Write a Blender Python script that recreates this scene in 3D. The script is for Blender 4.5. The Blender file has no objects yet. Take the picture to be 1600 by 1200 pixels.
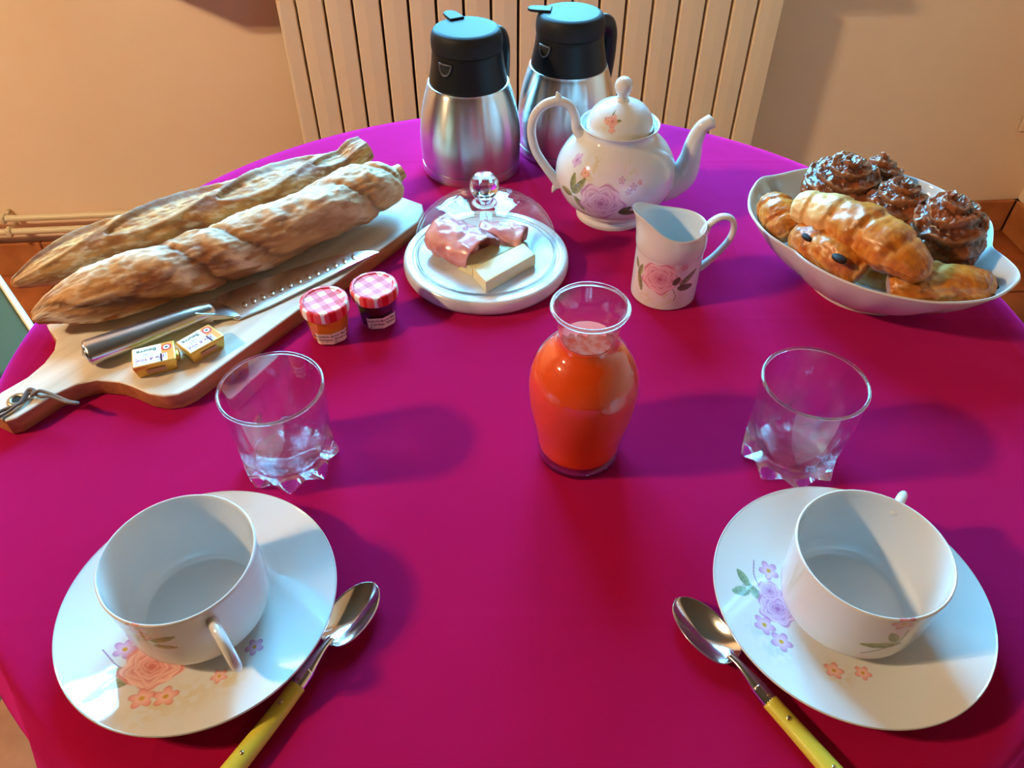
import bpy, bmesh, math, random
import numpy as np
from mathutils import Vector, Matrix

sc = bpy.context.scene
PI = math.pi
TZ = 0.75            # height of the table top above the floor
EYE = 0.5            # camera height above the table top
FPX = 1200.0         # focal length in pixels of the 1600 x 1200 frame
PITCH = math.atan(FPX / 1242.0)
WY, WK = 1.84, 0.08  # back wall line  y = WY + WK * x
WA = math.atan(WK)

# ------------------------------------------------------------------ camera
cam_d = bpy.data.cameras.new('camera')
cam = bpy.data.objects.new('camera', cam_d)
sc.collection.objects.link(cam)
cam.location = (0, 0, TZ + EYE)
cam.rotation_euler = (PI / 2 - PITCH, 0, 0)
cam_d.sensor_width = 36.0
cam_d.lens = 36.0 * FPX / 1600.0
cam_d.clip_start = 0.01
sc.camera = cam

# ------------------------------------------------------------------ sky
world = bpy.data.worlds.new('sky')
sc.world = world
world.use_nodes = True
wn = world.node_tree
wn.nodes.clear()
w_out = wn.nodes.new('ShaderNodeOutputWorld')
w_bg = wn.nodes.new('ShaderNodeBackground')
w_bg.inputs['Color'].default_value = (0.16, 0.60, 1.0, 1)
w_bg.inputs['Strength'].default_value = 58.0
wn.links.new(w_bg.outputs[0], w_out.inputs[0])

LAMP_POS = (-2.06, 0.05, TZ + 1.52)
LAMP_COL = (1.0, 0.72, 0.42)
LAMP_STRENGTH = 1680.0

vs = sc.view_settings
vs.view_transform = 'Standard'
vs.look = 'None'
vs.exposure = 0.0
vs.gamma = 1.0
vs.use_curve_mapping = False
cy = sc.cycles
cy.use_denoising = True
cy.max_bounces = 12
cy.transparent_max_bounces = 24
cy.transmission_bounces = 10
cy.sample_clamp_indirect = 20.0
cy.blur_glossy = 0.2

C = sc.collection
rng = random.Random(7)

# ------------------------------------------------------------------ geometry helpers
_c, _s = math.cos(PITCH), math.sin(PITCH)

def at(u, v, z=0.0):
    """point of the place seen at pixel (u, v) that lies z above the table top"""
    dx, dv = (u - 800) / FPX, (600 - v) / FPX
    d = np.array([dx, _c + dv * _s, -_s + dv * _c])
    t = (z - EYE) / d[2]
    return np.array([d[0] * t, d[1] * t, z])

def new_mesh(name, V, F, smooth=True, mats=(), colors=None, findex=None, auto=None):
    me = bpy.data.meshes.new(name)
    me.from_pydata([tuple(map(float, v)) for v in V], [], [tuple(map(int, f)) for f in F])
    me.validate(); me.update()
    if smooth:
        me.polygons.foreach_set('use_smooth', [True] * len(me.polygons))
        if auto is not None:
            me.set_sharp_from_angle(angle=math.radians(auto))
    for m in (mats if isinstance(mats, (list, tuple)) else [mats]):
        me.materials.append(m)
    if findex is not None:
        me.polygons.foreach_set('material_index', list(map(int, findex)))
    if colors is not None:
        a = me.color_attributes.new('paint', 'FLOAT_COLOR', 'POINT')
        cc = np.ones((len(V), 4), dtype=np.float32)
        cc[:, :3] = colors
        a.data.foreach_set('color', cc.ravel())
    return me

def fast_mesh(name, V, Q, mat, colors=None):
    V = np.asarray(V, np.float32); Q = np.asarray(Q, np.int32)
    me = bpy.data.meshes.new(name)
    me.vertices.add(len(V)); me.vertices.foreach_set('co', V.ravel())
    me.loops.add(Q.size); me.loops.foreach_set('vertex_index', Q.ravel())
    me.polygons.add(len(Q))
    me.polygons.foreach_set('loop_start', np.arange(0, Q.size, 4, dtype=np.int32))
    me.polygons.foreach_set('use_smooth', np.ones(len(Q), dtype=bool))
    me.update(calc_edges=True); me.validate()
    me.materials.append(mat)
    if colors is not None:
        a = me.color_attributes.new('paint', 'FLOAT_COLOR', 'POINT')
        cc = np.ones((len(V), 4), dtype=np.float32); cc[:, :3] = colors
        a.data.foreach_set('color', cc.ravel())
    return me

def dense(prof, step):
    P = np.asarray(prof, float)
    d = np.concatenate([[0], np.cumsum(np.linalg.norm(np.diff(P, axis=0), axis=1))])
    keep = np.concatenate([[True], np.diff(d) > 1e-9]); P, d = P[keep], d[keep]
    t = np.unique(np.concatenate([d, np.arange(0, d[-1], step)]))
    return np.c_[np.interp(t, d, P[:, 0]), np.interp(t, d, P[:, 1])]

def lathe_np(prof, n):
    P = np.asarray(prof, float); m = len(P)
    a = np.linspace(0, 2 * PI, n, endpoint=False)
    r = np.maximum(P[:, 0], 1e-5)[:, None]
    V = np.stack([r * np.cos(a), r * np.sin(a), np.repeat(P[:, 1][:, None], n, 1)], -1).reshape(-1, 3)
    i = np.arange(m - 1)[:, None] * n; j = np.arange(n)[None, :]; j2 = (j + 1) % n
    Q = np.stack([i + j, i + j2, i + n + j2, i + n + j], -1).reshape(-1, 4)
    return V, Q

def link(name, me, parent=None, loc=(0, 0, 0), rot=(0, 0, 0)):
    o = bpy.data.objects.new(name, me)
    C.objects.link(o)
    o.location = loc
    o.rotation_euler = rot
    if parent is not None:
        o.parent = parent
    return o

def tag(o, label=None, cat=None, group=None, kind=None):
    if label: o['label'] = label
    if cat: o['category'] = cat
    if group: o['group'] = group
    if kind: o['kind'] = kind
    return o

def empty(name, loc=(0, 0, 0), rz=0.0, label=None, cat=None, group=None):
    o = bpy.data.objects.new(name, None)
    C.objects.link(o)
    o.location = loc
    o.rotation_euler = (0, 0, rz)
    o.empty_display_size = 0.02
    return tag(o, label, cat, group)

def part(name, VF, mat, parent=None, smooth=True, auto=None, colors=None, loc=(0, 0, 0), rot=(0, 0, 0)):
    return link(name, new_mesh(name, VF[0], VF[1], smooth, mat, colors, auto=auto), parent, loc, rot)

def cr(pts, k=8, closed=False):
    """Catmull-Rom resampling"""
    P = np.asarray(pts, float)
    n = len(P)
    out = []
    last = n if closed else n - 1
    for i in range(last):
        if closed:
            a, b, c, d = P[(i - 1) % n], P[i], P[(i + 1) % n], P[(i + 2) % n]
        else:
            b, c = P[i], P[i + 1]
            a = P[i - 1] if i > 0 else 2 * b - c
            d = P[i + 2] if i + 2 < n else 2 * c - b
        for j in range(k):
            t = j / k
            out.append(0.5 * ((2 * b) + (c - a) * t + (2 * a - 5 * b + 4 * c - d) * t * t + (3 * b - a - 3 * c + d) * t ** 3))
    if not closed:
        out.append(P[-1])
    return np.array(out)

def lathe(prof, n=96):
    V, F, rows = [], [], []
    for r, z in prof:
        if r < 1e-6:
            rows.append([len(V)]); V.append((0, 0, z))
        else:
            rows.append(list(range(len(V), len(V) + n)))
            for i in range(n):
                a = 2 * PI * i / n
                V.append((r * math.cos(a), r * math.sin(a), z))
    for A, B in zip(rows[:-1], rows[1:]):
        if len(A) == 1 and len(B) == 1: continue
        for i in range(n):
            j = (i + 1) % n
            if len(A) == 1: F.append((A[0], B[j], B[i]))
            elif len(B) == 1: F.append((A[i], A[j], B[0]))
            else: F.append((A[i], A[j], B[j], B[i]))
    return V, F

def gridsurf(nu, nv, fn, wrap_u=False, wrap_v=False):
    """fn(i, j) -> point; wrap closes that direction"""
    V = [fn(i, j) for i in range(nu) for j in range(nv)]
    F = []
    for i in range(nu if wrap_u else nu - 1):
        for j in range(nv if wrap_v else nv - 1):
            a, b = i, (i + 1) % nu
            c, d = j, (j + 1) % nv
            F.append((a * nv + c, b * nv + c, b * nv + d, a * nv + d))
    return V, F

def frames(P):
    P = np.asarray(P, float)
    T = np.gradient(P, axis=0)
    T /= np.linalg.norm(T, axis=1)[:, None]
    up = np.array([0, 0, 1.0])
    if abs(T[0] @ up) > 0.9: up = np.array([0, 1.0, 0])
    N = np.cross(up, T[0]); N /= np.linalg.norm(N)
    Ns = [N]
    for i in range(1, len(P)):
        N = Ns[-1] - T[i] * (Ns[-1] @ T[i])
        N /= np.linalg.norm(N)
        Ns.append(N)
    Ns = np.array(Ns)
    return T, Ns, np.cross(T, Ns)

def tube(path, rad, n=16, k=6, cap=True, flat=1.0, resample=True):
    """swept round (or flattened) bar, radii interpolated along the path"""
    P = cr(path, k) if resample else np.asarray(path, float)
    rad = np.atleast_1d(np.asarray(rad, float))
    t = np.linspace(0, 1, len(P))
    R = np.interp(t, np.linspace(0, 1, len(rad)), rad) if len(rad) > 1 else np.full(len(P), rad[0])
    T, N, B = frames(P)
    V, F = [], []
    for i in range(len(P)):
        for j in range(n):
            a = 2 * PI * j / n
            V.append(P[i] + R[i] * (math.cos(a) * N[i] + flat * math.sin(a) * B[i]))
    for i in range(len(P) - 1):
        for j in range(n):
            q = (j + 1) % n
            F.append((i * n + j, i * n + q, (i + 1) * n + q, (i + 1) * n + j))
    if cap:
        for i, s in ((0, -1), (len(P) - 1, 1)):
            c = len(V)
            V.append(P[i] + T[i] * s * R[i] * 0.35)
            for j in range(n):
                q = (j + 1) % n
                F.append((c, i * n + q, i * n + j) if s < 0 else (c, i * n + j, i * n + q))
    return V, F

def bm_to_vf(bm):
    bm.verts.ensure_lookup_table(); bm.verts.index_update()
    V = [tuple(v.co) for v in bm.verts]
    F = [tuple(v.index for v in f.verts) for f in bm.faces]
    bm.free()
    return V, F

def box(x0, x1, y0, y1, z0, z1, bev=0.0, seg=2):
    bm = bmesh.new()
    bmesh.ops.create_cube(bm, size=1.0)
    for v in bm.verts:
        v.co = Vector(((x0 + x1) / 2 + v.co.x * (x1 - x0), (y0 + y1) / 2 + v.co.y * (y1 - y0), (z0 + z1) / 2 + v.co.z * (z1 - z0)))
    if bev > 0:
        bmesh.ops.bevel(bm, geom=bm.edges[:], offset=bev, segments=seg, profile=0.5, affect='EDGES')
    return bm_to_vf(bm)

def prism(poly, z0, z1, bev=0.0, seg=3):
    bm = bmesh.new()
    vs_ = [bm.verts.new((p[0], p[1], z0)) for p in poly]
    f = bm.faces.new(vs_)
    if f.normal.z > 0 or True:
        bm.normal_update()
    r = bmesh.ops.extrude_face_region(bm, geom=[f])
    for g in r['geom']:
        if isinstance(g, bmesh.types.BMVert): g.co.z = z1
    bmesh.ops.recalc_face_normals(bm, faces=bm.faces[:])
    if bev > 0:
        ed = [e for e in bm.edges if abs(e.verts[0].co.z - e.verts[1].co.z) < 1e-7]
        bmesh.ops.bevel(bm, geom=ed, offset=bev, segments=seg, profile=0.5, affect='EDGES')
    return bm_to_vf(bm)

def join(*vfs):
    V, F = [], []
    for v, f in vfs:
        b = len(V)
        V += [tuple(p) for p in v]
        F += [tuple(i + b for i in q) for q in f]
    return V, F

def xf(vf, M):
    return [tuple(M @ Vector(v)) for v in vf[0]], vf[1]

def text_vf(body, size, shear=0.0, bold=0.0, align='CENTER'):
    cu = bpy.data.curves.new('lettering', 'FONT')
    cu.body = body; cu.size = size; cu.shear = shear
    cu.offset = bold; cu.resolution_u = 3
    cu.align_x = align; cu.align_y = 'CENTER'
    o = bpy.data.objects.new('lettering', cu)
    C.objects.link(o)
    bpy.context.view_layer.update()
    me = o.to_mesh()
    V = [tuple(v.co) for v in me.vertices]
    F = [tuple(p.vertices) for p in me.polygons]
    o.to_mesh_clear()
    bpy.data.objects.remove(o); bpy.data.curves.remove(cu)
    return V, F

# ---- numpy noise
def _hash(i, j, k, seed):
    h = (i * 374761393 + j * 668265263 + k * 2147483647 + seed * 1274126177) & 0xFFFFFFFF
    h = ((h ^ (h >> 13)) * 1274126177) & 0xFFFFFFFF
    return ((h ^ (h >> 16)) & 0xFFFFFF) / float(0xFFFFFF)

def vnoise(P, seed=0):
    P = np.asarray(P, float)
    I = np.floor(P).astype(np.int64); f = P - I
    f = f * f * (3 - 2 * f)
    r = 0
    for a in (0, 1):
        for b in (0, 1):
            for c in (0, 1):
                w = (f[:, 0] if a else 1 - f[:, 0]) * (f[:, 1] if b else 1 - f[:, 1]) * (f[:, 2] if c else 1 - f[:, 2])
                r = r + w * _hash(I[:, 0] + a, I[:, 1] + b, I[:, 2] + c, seed)
    return r

def fbm(P, octv=4, seed=0):
    P = np.asarray(P, float)
    r, a, s = 0, 0.5, 0
    for o in range(octv):
        r = r + a * vnoise(P * (2.03 ** o), seed + o * 17); s += a; a *= 0.5
    return r / s

def sstep(a, b, x):
    t = np.clip((x - a) / (b - a), 0, 1)
    return t * t * (3 - 2 * t)

def lerp(a, b, t):
    a, b = np.asarray(a, float), np.asarray(b, float)
    return a + (b - a) * np.asarray(t)[..., None]

# ------------------------------------------------------------------ materials
def srgb(r, g, b):
    def f(c):
        c /= 255.0
        return c / 12.92 if c <= 0.04045 else ((c + 0.055) / 1.055) ** 2.4
    return (f(r), f(g), f(b))

MATS = {}
def pmat(name, col=(0.8, 0.8, 0.8), rough=0.5, metal=0.0, paint=False, **kw):
    m = bpy.data.materials.new(name)
    m.use_nodes = True
    nt = m.node_tree
    b = nt.nodes['Principled BSDF']
    b.inputs['Base Color'].default_value = (*col, 1)
    b.inputs['Roughness'].default_value = rough
    b.inputs['Metallic'].default_value = metal
    for k, v in kw.items():
        b.inputs[k.replace('_', ' ')].default_value = v
    if paint:
        a = nt.nodes.new('ShaderNodeVertexColor'); a.layer_name = 'paint'
        nt.links.new(a.outputs['Color'], b.inputs['Base Color'])
    MATS[name] = m
    return m

def nodes_of(m):
    nt = m.node_tree
    return nt, nt.nodes, nt.links, nt.nodes['Principled BSDF']

def add_bump(m, scale, strength, dist=0.001, detail=4.0, coord='Object', stretch=None, rough_=0.55):
    nt, N, L, b = nodes_of(m)
    tc = N.new('ShaderNodeTexCoord')
    nz = N.new('ShaderNodeTexNoise')
    nz.inputs['Scale'].default_value = scale
    nz.inputs['Detail'].default_value = detail
    nz.inputs['Roughness'].default_value = rough_
    src = tc.outputs[coord]
    if stretch:
        mp = N.new('ShaderNodeMapping'); mp.inputs['Scale'].default_value = stretch
        L.new(src, mp.inputs[0]); src = mp.outputs[0]
    L.new(src, nz.inputs['Vector'])
    bp = N.new('ShaderNodeBump')
    bp.inputs['Strength'].default_value = strength
    bp.inputs['Distance'].default_value = dist
    L.new(nz.outputs['Fac'], bp.inputs['Height'])
    L.new(bp.outputs[0], b.inputs['Normal'])
    return nz

def add_mottle(m, c1, c2, scale, detail=4.0, stretch=None, lo=0.35, hi=0.65, coord='Object'):
    nt, N, L, b = nodes_of(m)
    tc = N.new('ShaderNodeTexCoord')
    nz = N.new('ShaderNodeTexNoise')
    nz.inputs['Scale'].default_value = scale
    nz.inputs['Detail'].default_value = detail
    src = tc.outputs[coord]
    if stretch:
        mp = N.new('ShaderNodeMapping'); mp.inputs['Scale'].default_value = stretch
        L.new(src, mp.inputs[0]); src = mp.outputs[0]
    L.new(src, nz.inputs['Vector'])
    rp = N.new('ShaderNodeValToRGB')
    rp.color_ramp.elements[0].position = lo; rp.color_ramp.elements[0].color = (*c1, 1)
    rp.color_ramp.elements[1].position = hi; rp.color_ramp.elements[1].color = (*c2, 1)
    L.new(nz.outputs['Fac'], rp.inputs[0])
    L.new(rp.outputs[0], b.inputs['Base Color'])

def thin_glass(name, tint=(0.97, 0.99, 1.0), ior=1.5, gain=1.0, rough=0.0):
    m = bpy.data.materials.new(name)
    m.use_nodes = True
    nt = m.node_tree; nt.nodes.clear()
    o = nt.nodes.new('ShaderNodeOutputMaterial')
    mx = nt.nodes.new('ShaderNodeMixShader')
    tr = nt.nodes.new('ShaderNodeBsdfTransparent'); tr.inputs[0].default_value = (*tint, 1)
    gl = nt.nodes.new('ShaderNodeBsdfGlossy'); gl.inputs['Roughness'].default_value = rough
    gl.inputs[0].default_value = (1, 1, 1, 1)
    fr = nt.nodes.new('ShaderNodeFresnel')
    ge = nt.nodes.new('ShaderNodeNewGeometry')          # leaving a thin wall reflects as little as entering it
    io = nt.nodes.new('ShaderNodeMath'); io.operation = 'MULTIPLY_ADD'
    io.inputs[1].default_value = 1.0 / ior - ior; io.inputs[2].default_value = ior
    nt.links.new(ge.outputs['Backfacing'], io.inputs[0]); nt.links.new(io.outputs[0], fr.inputs[0])
    mu = nt.nodes.new('ShaderNodeMath'); mu.operation = 'MULTIPLY'; mu.inputs[1].default_value = gain; mu.use_clamp = True
    nt.links.new(fr.outputs[0], mu.inputs[0])
    nt.links.new(mu.outputs[0], mx.inputs[0])
    nt.links.new(tr.outputs[0], mx.inputs[1]); nt.links.new(gl.outputs[0], mx.inputs[2])
    nt.links.new(mx.outputs[0], o.inputs[0])
    MATS[name] = m
    return m

# ---- the room
M_wall = pmat('plaster_peach', (0.93, 0.73, 0.52), 0.75)
add_mottle(M_wall, (0.91, 0.69, 0.48), (0.95, 0.76, 0.56), 2.2, 6)
add_bump(M_wall, 14, 0.35, 0.004, 6)
M_wall_far = pmat('far_wall_darkened', (0.30, 0.23, 0.16), 0.8)  # unseen walls darkened to cut the warm bounced light
M_ceiling = pmat('ceiling_dark', (0.13, 0.11, 0.10), 0.8)
M_rad = pmat('radiator_enamel', (0.91, 0.75, 0.52), 0.42)
M_dark = pmat('slat_gap_shade', (0.04, 0.022, 0.012), 0.8)
M_tile = pmat('terracotta', srgb(168, 92, 48), 0.45)
add_mottle(M_tile, srgb(150, 78, 40), srgb(184, 106, 58), 9, 5)
add_bump(M_tile, 40, 0.2, 0.001)
M_grout = pmat('grout', srgb(120, 88, 62), 0.9)
M_base = pmat('terracotta_skirting', srgb(186, 116, 66), 0.45)
add_mottle(M_base, srgb(172, 102, 56), srgb(200, 130, 76), 12, 5)
M_pipe = pmat('painted_pipe', (0.76, 0.64, 0.42), 0.4)
M_wood_paint = pmat('window_paint', (0.75, 0.72, 0.68), 0.4)
M_sill = pmat('sill_stone', (0.55, 0.47, 0.40), 0.5)
M_pane = thin_glass('window_glass')
M_lawn = pmat('lawn', (0.08, 0.13, 0.05), 0.9)
M_bark = pmat('bark', (0.05, 0.04, 0.035), 0.9)

# ---- the table
M_cloth = pmat('magenta_cotton', (0.30, 0.003, 0.027), 0.7, Specular_IOR_Level=0.0)
M_cloth.node_tree.nodes['Principled BSDF'].inputs['Sheen Weight'].default_value = 1.0
M_cloth.node_tree.nodes['Principled BSDF'].inputs['Sheen Roughness'].default_value = 0.5
M_cloth.node_tree.nodes['Principled BSDF'].inputs['Sheen Tint'].default_value = (1.0, 0.05, 0.54, 1)
M_wood_dark = pmat('table_wood', (0.16, 0.07, 0.03), 0.5)

# ---- tableware
PORC = np.array((0.66, 0.65, 0.635))
M_porc = pmat('white_porcelain', tuple(PORC), 0.05, Coat_Weight=0.4, Coat_Roughness=0.03)
M_porc_p = pmat('painted_porcelain', tuple(PORC), 0.05, paint=True, Coat_Weight=0.4, Coat_Roughness=0.03)
M_glass = pmat('solid_glass', (1, 1, 1), 0.0, Transmission_Weight=1.0, IOR=1.48)
M_thin = thin_glass('clear_glass', gain=1.0)
M_dome = thin_glass('dome_glass', gain=0.5, rough=0.01)
M_carafe = thin_glass('carafe_glass', gain=1.3, rough=0.04)
M_heavy = thin_glass('heavy_glass', gain=1.6)        # half bends the light, half lets it straight through
_nt = M_heavy.node_tree
_mo = [n for n in _nt.nodes if n.type == 'OUTPUT_MATERIAL'][0]; _m1 = [n for n in _nt.nodes if n.type == 'MIX_SHADER'][0]
_gl = _nt.nodes.new('ShaderNodeBsdfGlass'); _gl.inputs['IOR'].default_value = 1.48; _gl.inputs['Roughness'].default_value = 0.0
_m2 = _nt.nodes.new('ShaderNodeMixShader'); _m2.inputs[0].default_value = 0.66
_nt.links.new(_m1.outputs[0], _m2.inputs[1]); _nt.links.new(_gl.outputs[0], _m2.inputs[2]); _nt.links.new(_m2.outputs[0], _mo.inputs[0])
M_steel = pmat('brushed_steel', (0.62, 0.60, 0.58), 0.27, 1.0, Anisotropic=0.85, Anisotropic_Rotation=0.25)
nt, N, L, b = nodes_of(M_steel)
tg = N.new('ShaderNodeTangent'); tg.direction_type = 'RADIAL'; tg.axis = 'Z'
L.new(tg.outputs[0], b.inputs['Tangent'])
M_polish = pmat('polished_steel', (0.66, 0.65, 0.64), 0.13, 1.0)
M_blade = pmat('satin_blade_steel', (0.66, 0.66, 0.67), 0.24, 1.0)
M_satin = pmat('satin_handle_steel', (0.60, 0.59, 0.58), 0.26, 1.0)
M_black = pmat('black_plastic', (0.008, 0.008, 0.010), 0.38, Specular_IOR_Level=0.22)
M_blacklid = pmat('black_plastic_lid', (0.015, 0.015, 0.017), 0.55, Specular_IOR_Level=0.18)
M_opening_shade = pmat('opening_shade', (0.003, 0.003, 0.003), 0.8)
M_rimgrey = pmat('spout_trim_grey', (0.09, 0.09, 0.095), 0.3)
M_yellow = pmat('yellow_resin', srgb(205, 190, 62), 0.35)
M_rivet = pmat('brass_rivet', (0.55, 0.42, 0.22), 0.3, 1.0)

# ---- food
M_juice = pmat('blood_orange_juice', (0.74, 0.066, 0.004), 0.4, Subsurface_Weight=0.15, Subsurface_Radius=(0.01, 0.003, 0.001), Specular_IOR_Level=0.15)
M_foam = pmat('juice_foam', srgb(240, 150, 130), 0.85, Specular_IOR_Level=0.0)
add_mottle(M_foam, srgb(190, 66, 36), srgb(190, 104, 84), 160, 5, lo=0.38, hi=0.6)
M_bread = pmat('baguette_crust', (0.5, 0.3, 0.15), 0.62, paint=True)
add_bump(M_bread, 260, 0.55, 0.0012, 6)
M_pastry = pmat('golden_pastry', (0.6, 0.3, 0.08), 0.34, paint=True)
add_bump(M_pastry, 150, 0.35, 0.0012, 5)
M_bun = pmat('dark_glazed_bun', (0.2, 0.08, 0.04), 0.27, paint=True)
add_bump(M_bun, 120, 0.4, 0.0014, 5)
M_choc = pmat('dark_chocolate', (0.020, 0.010, 0.008), 0.6, Specular_IOR_Level=0.2)
M_cheese = pmat('pale_cheese', srgb(238, 216, 160), 0.42, Subsurface_Weight=0.2, Subsurface_Radius=(0.006, 0.004, 0.002))
M_rind = pmat('cheese_rind', srgb(226, 190, 120), 0.5)
M_ham = pmat('cooked_ham', srgb(222, 140, 138), 0.28, Subsurface_Weight=0.2, Subsurface_Radius=(0.008, 0.003, 0.002))
add_mottle(M_ham, srgb(208, 116, 118), srgb(234, 168, 162), 45, 5)
M_hamfat = pmat('ham_fat_edge', srgb(240, 214, 196), 0.35)
M_marble = pmat('white_marble', (0.8, 0.8, 0.79), 0.16)
add_mottle(M_marble, (0.46, 0.46, 0.47), (0.70, 0.70, 0.69), 14, 8, lo=0.36, hi=0.52)
M_board = pmat('pale_acacia_board', (0.76, 0.68, 0.58), 0.42)
add_mottle(M_board, (0.62, 0.51, 0.39), (0.78, 0.70, 0.60), 10, 6, stretch=(0.6, 7.0, 7.0))
M_board_edge = pmat('board_edge', srgb(172, 104, 56), 0.5)
add_mottle(M_board_edge, srgb(150, 86, 44), srgb(186, 118, 66), 20, 5, stretch=(0.5, 6.0, 6.0))
M_cord = pmat('brown_leather_cord', (0.16, 0.10, 0.075), 0.7)
M_grommet = pmat('dull_brass', (0.42, 0.34, 0.22), 0.4, 1.0)
M_jam_o = pmat('orange_marmalade', srgb(226, 138, 18), 0.25, Subsurface_Weight=0.4, Subsurface_Radius=(0.006, 0.003, 0.001), Coat_Weight=0.8)
M_jam_d = pmat('dark_cherry_jam', (0.02, 0.004, 0.008), 0.2, Coat_Weight=0.8)
M_label = pmat('cream_label', srgb(238, 222, 188), 0.6)
M_ink = pmat('brown_ink', (0.05, 0.012, 0.012), 0.6)
M_foil = pmat('butter_wrapper', srgb(240, 200, 110), 0.34, 0.25)
M_foilside = pmat('gold_wrapper', srgb(226, 176, 70), 0.3, 0.55)
M_pwhite = pmat('print_white', srgb(238, 236, 224), 0.5)
M_porange = pmat('print_orange', srgb(240, 150, 30), 0.45)
M_pgreen = pmat('print_green', srgb(40, 84, 62), 0.5)
M_ppurple = pmat('print_violet', srgb(150, 40, 120), 0.5)
M_pred = pmat('print_red', srgb(214, 44, 30), 0.5)
M_chair = pmat('green_canvas', (0.05, 0.06, 0.02), 0.85)
M_chair_trim = pmat('cream_piping', srgb(226, 220, 190), 0.7)
M_chair_wood = pmat('chair_wood', srgb(130, 74, 36), 0.5)

M_lid = pmat('red_gingham_lid', (0.8, 0.1, 0.1), 0.4, Specular_IOR_Level=0.2)
nt, N, L, b = nodes_of(M_lid)
tc = N.new('ShaderNodeTexCoord'); sx = N.new('ShaderNodeSeparateXYZ')
L.new(tc.outputs['Object'], sx.inputs[0])
def stripe(sock):
    a = N.new('ShaderNodeMath'); a.operation = 'MULTIPLY'; a.inputs[1].default_value = 72.0
    f = N.new('ShaderNodeMath'); f.operation = 'FRACT'
    g = N.new('ShaderNodeMath'); g.operation = 'GREATER_THAN'; g.inputs[1].default_value = 0.5
    L.new(sock, a.inputs[0]); L.new(a.outputs[0], f.inputs[0]); L.new(f.outputs[0], g.inputs[0])
    return g
g1, g2 = stripe(sx.outputs['X']), stripe(sx.outputs['Y'])
ad = N.new('ShaderNodeMath'); ad.operation = 'ADD'
L.new(g1.outputs[0], ad.inputs[0]); L.new(g2.outputs[0], ad.inputs[1])
hv = N.new('ShaderNodeMath'); hv.operation = 'MULTIPLY'; hv.inputs[1].default_value = 0.5
L.new(ad.outputs[0], hv.inputs[0])
rp = N.new('ShaderNodeValToRGB')
rp.color_ramp.elements[0].color = (0.82, 0.80, 0.78, 1)
rp.color_ramp.elements[1].color = (*srgb(206, 22, 28), 1)
e = rp.color_ramp.elements.new(0.5); e.color = (*srgb(226, 92, 96), 1)
L.new(hv.outputs[0], rp.inputs[0]); L.new(rp.outputs[0], b.inputs['Base Color'])

# cloth: woven bump and soft ironed creases
nt, N, L, b = nodes_of(M_cloth)
tc = N.new('ShaderNodeTexCoord')
nz = N.new('ShaderNodeTexNoise'); nz.inputs['Scale'].default_value = 5.0; nz.inputs['Detail'].default_value = 3.0
L.new(tc.outputs['Object'], nz.inputs['Vector'])
bp1 = N.new('ShaderNodeBump'); bp1.inputs['Strength'].default_value = 0.5; bp1.inputs['Distance'].default_value = 0.012
L.new(nz.outputs['Fac'], bp1.inputs['Height'])
nz2 = N.new('ShaderNodeTexNoise'); nz2.inputs['Scale'].default_value = 900.0; nz2.inputs['Detail'].default_value = 2.0
L.new(tc.outputs['Object'], nz2.inputs['Vector'])
bp2 = N.new('ShaderNodeBump'); bp2.inputs['Strength'].default_value = 0.12; bp2.inputs['Distance'].default_value = 0.0006
L.new(nz2.outputs['Fac'], bp2.inputs['Height']); L.new(bp1.outputs[0], bp2.inputs['Normal'])
sx = N.new('ShaderNodeSeparateXYZ'); L.new(tc.outputs['Object'], sx.inputs[0])
def crease(sock, shift, per):
    a = N.new('ShaderNodeMath'); a.operation = 'MULTIPLY_ADD'; a.inputs[1].default_value = 1 / per; a.inputs[2].default_value = shift
    f = N.new('ShaderNodeMath'); f.operation = 'FRACT'
    s_ = N.new('ShaderNodeMath'); s_.operation = 'SUBTRACT'; s_.inputs[1].default_value = 0.5
    ab = N.new('ShaderNodeMath'); ab.operation = 'ABSOLUTE'
    ls = N.new('ShaderNodeMath'); ls.operation = 'SUBTRACT'; ls.inputs[0].default_value = 0.02; ls.use_clamp = True
    L.new(sock, a.inputs[0]); L.new(a.outputs[0], f.inputs[0]); L.new(f.outputs[0], s_.inputs[0])
    L.new(s_.outputs[0], ab.inputs[0]); L.new(ab.outputs[0], ls.inputs[1])
    return ls
c1, c2 = crease(sx.outputs['X'], 0.508, 0.24), crease(sx.outputs['Y'], 0.455, 0.335)
ca = N.new('ShaderNodeMath'); ca.operation = 'ADD'
L.new(c1.outputs[0], ca.inputs[0]); L.new(c2.outputs[0], ca.inputs[1])
bp3 = N.new('ShaderNodeBump'); bp3.inputs['Strength'].default_value = 0.25; bp3.inputs['Distance'].default_value = 0.03
L.new(ca.outputs[0], bp3.inputs['Height']); L.new(bp2.outputs[0], bp3.inputs['Normal'])
L.new(bp3.outputs[0], b.inputs['Normal'])

# ================================================================== THE ROOM
RX0, RX1, RY0, CEIL = -6.2, 1.458, -5.6, 2.95     # room in wall coordinates (x along the back wall, y = 0 at the wall)
WIN = (-0.80, 0.44, TZ + 0.10, TZ + 1.62)        # window opening
ROOM = Matrix.Translation((0, WY, 0)) @ Matrix.Rotation(WA, 4, 'Z')
def rpart(name, vf, mat, parent=None, **kw):
    o = part(name, vf, mat, parent, **kw)
    if parent is None:
        o.matrix_world = ROOM
    return o
def rw(x, y, z):
    return ROOM @ Vector((x, y, z))

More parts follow.
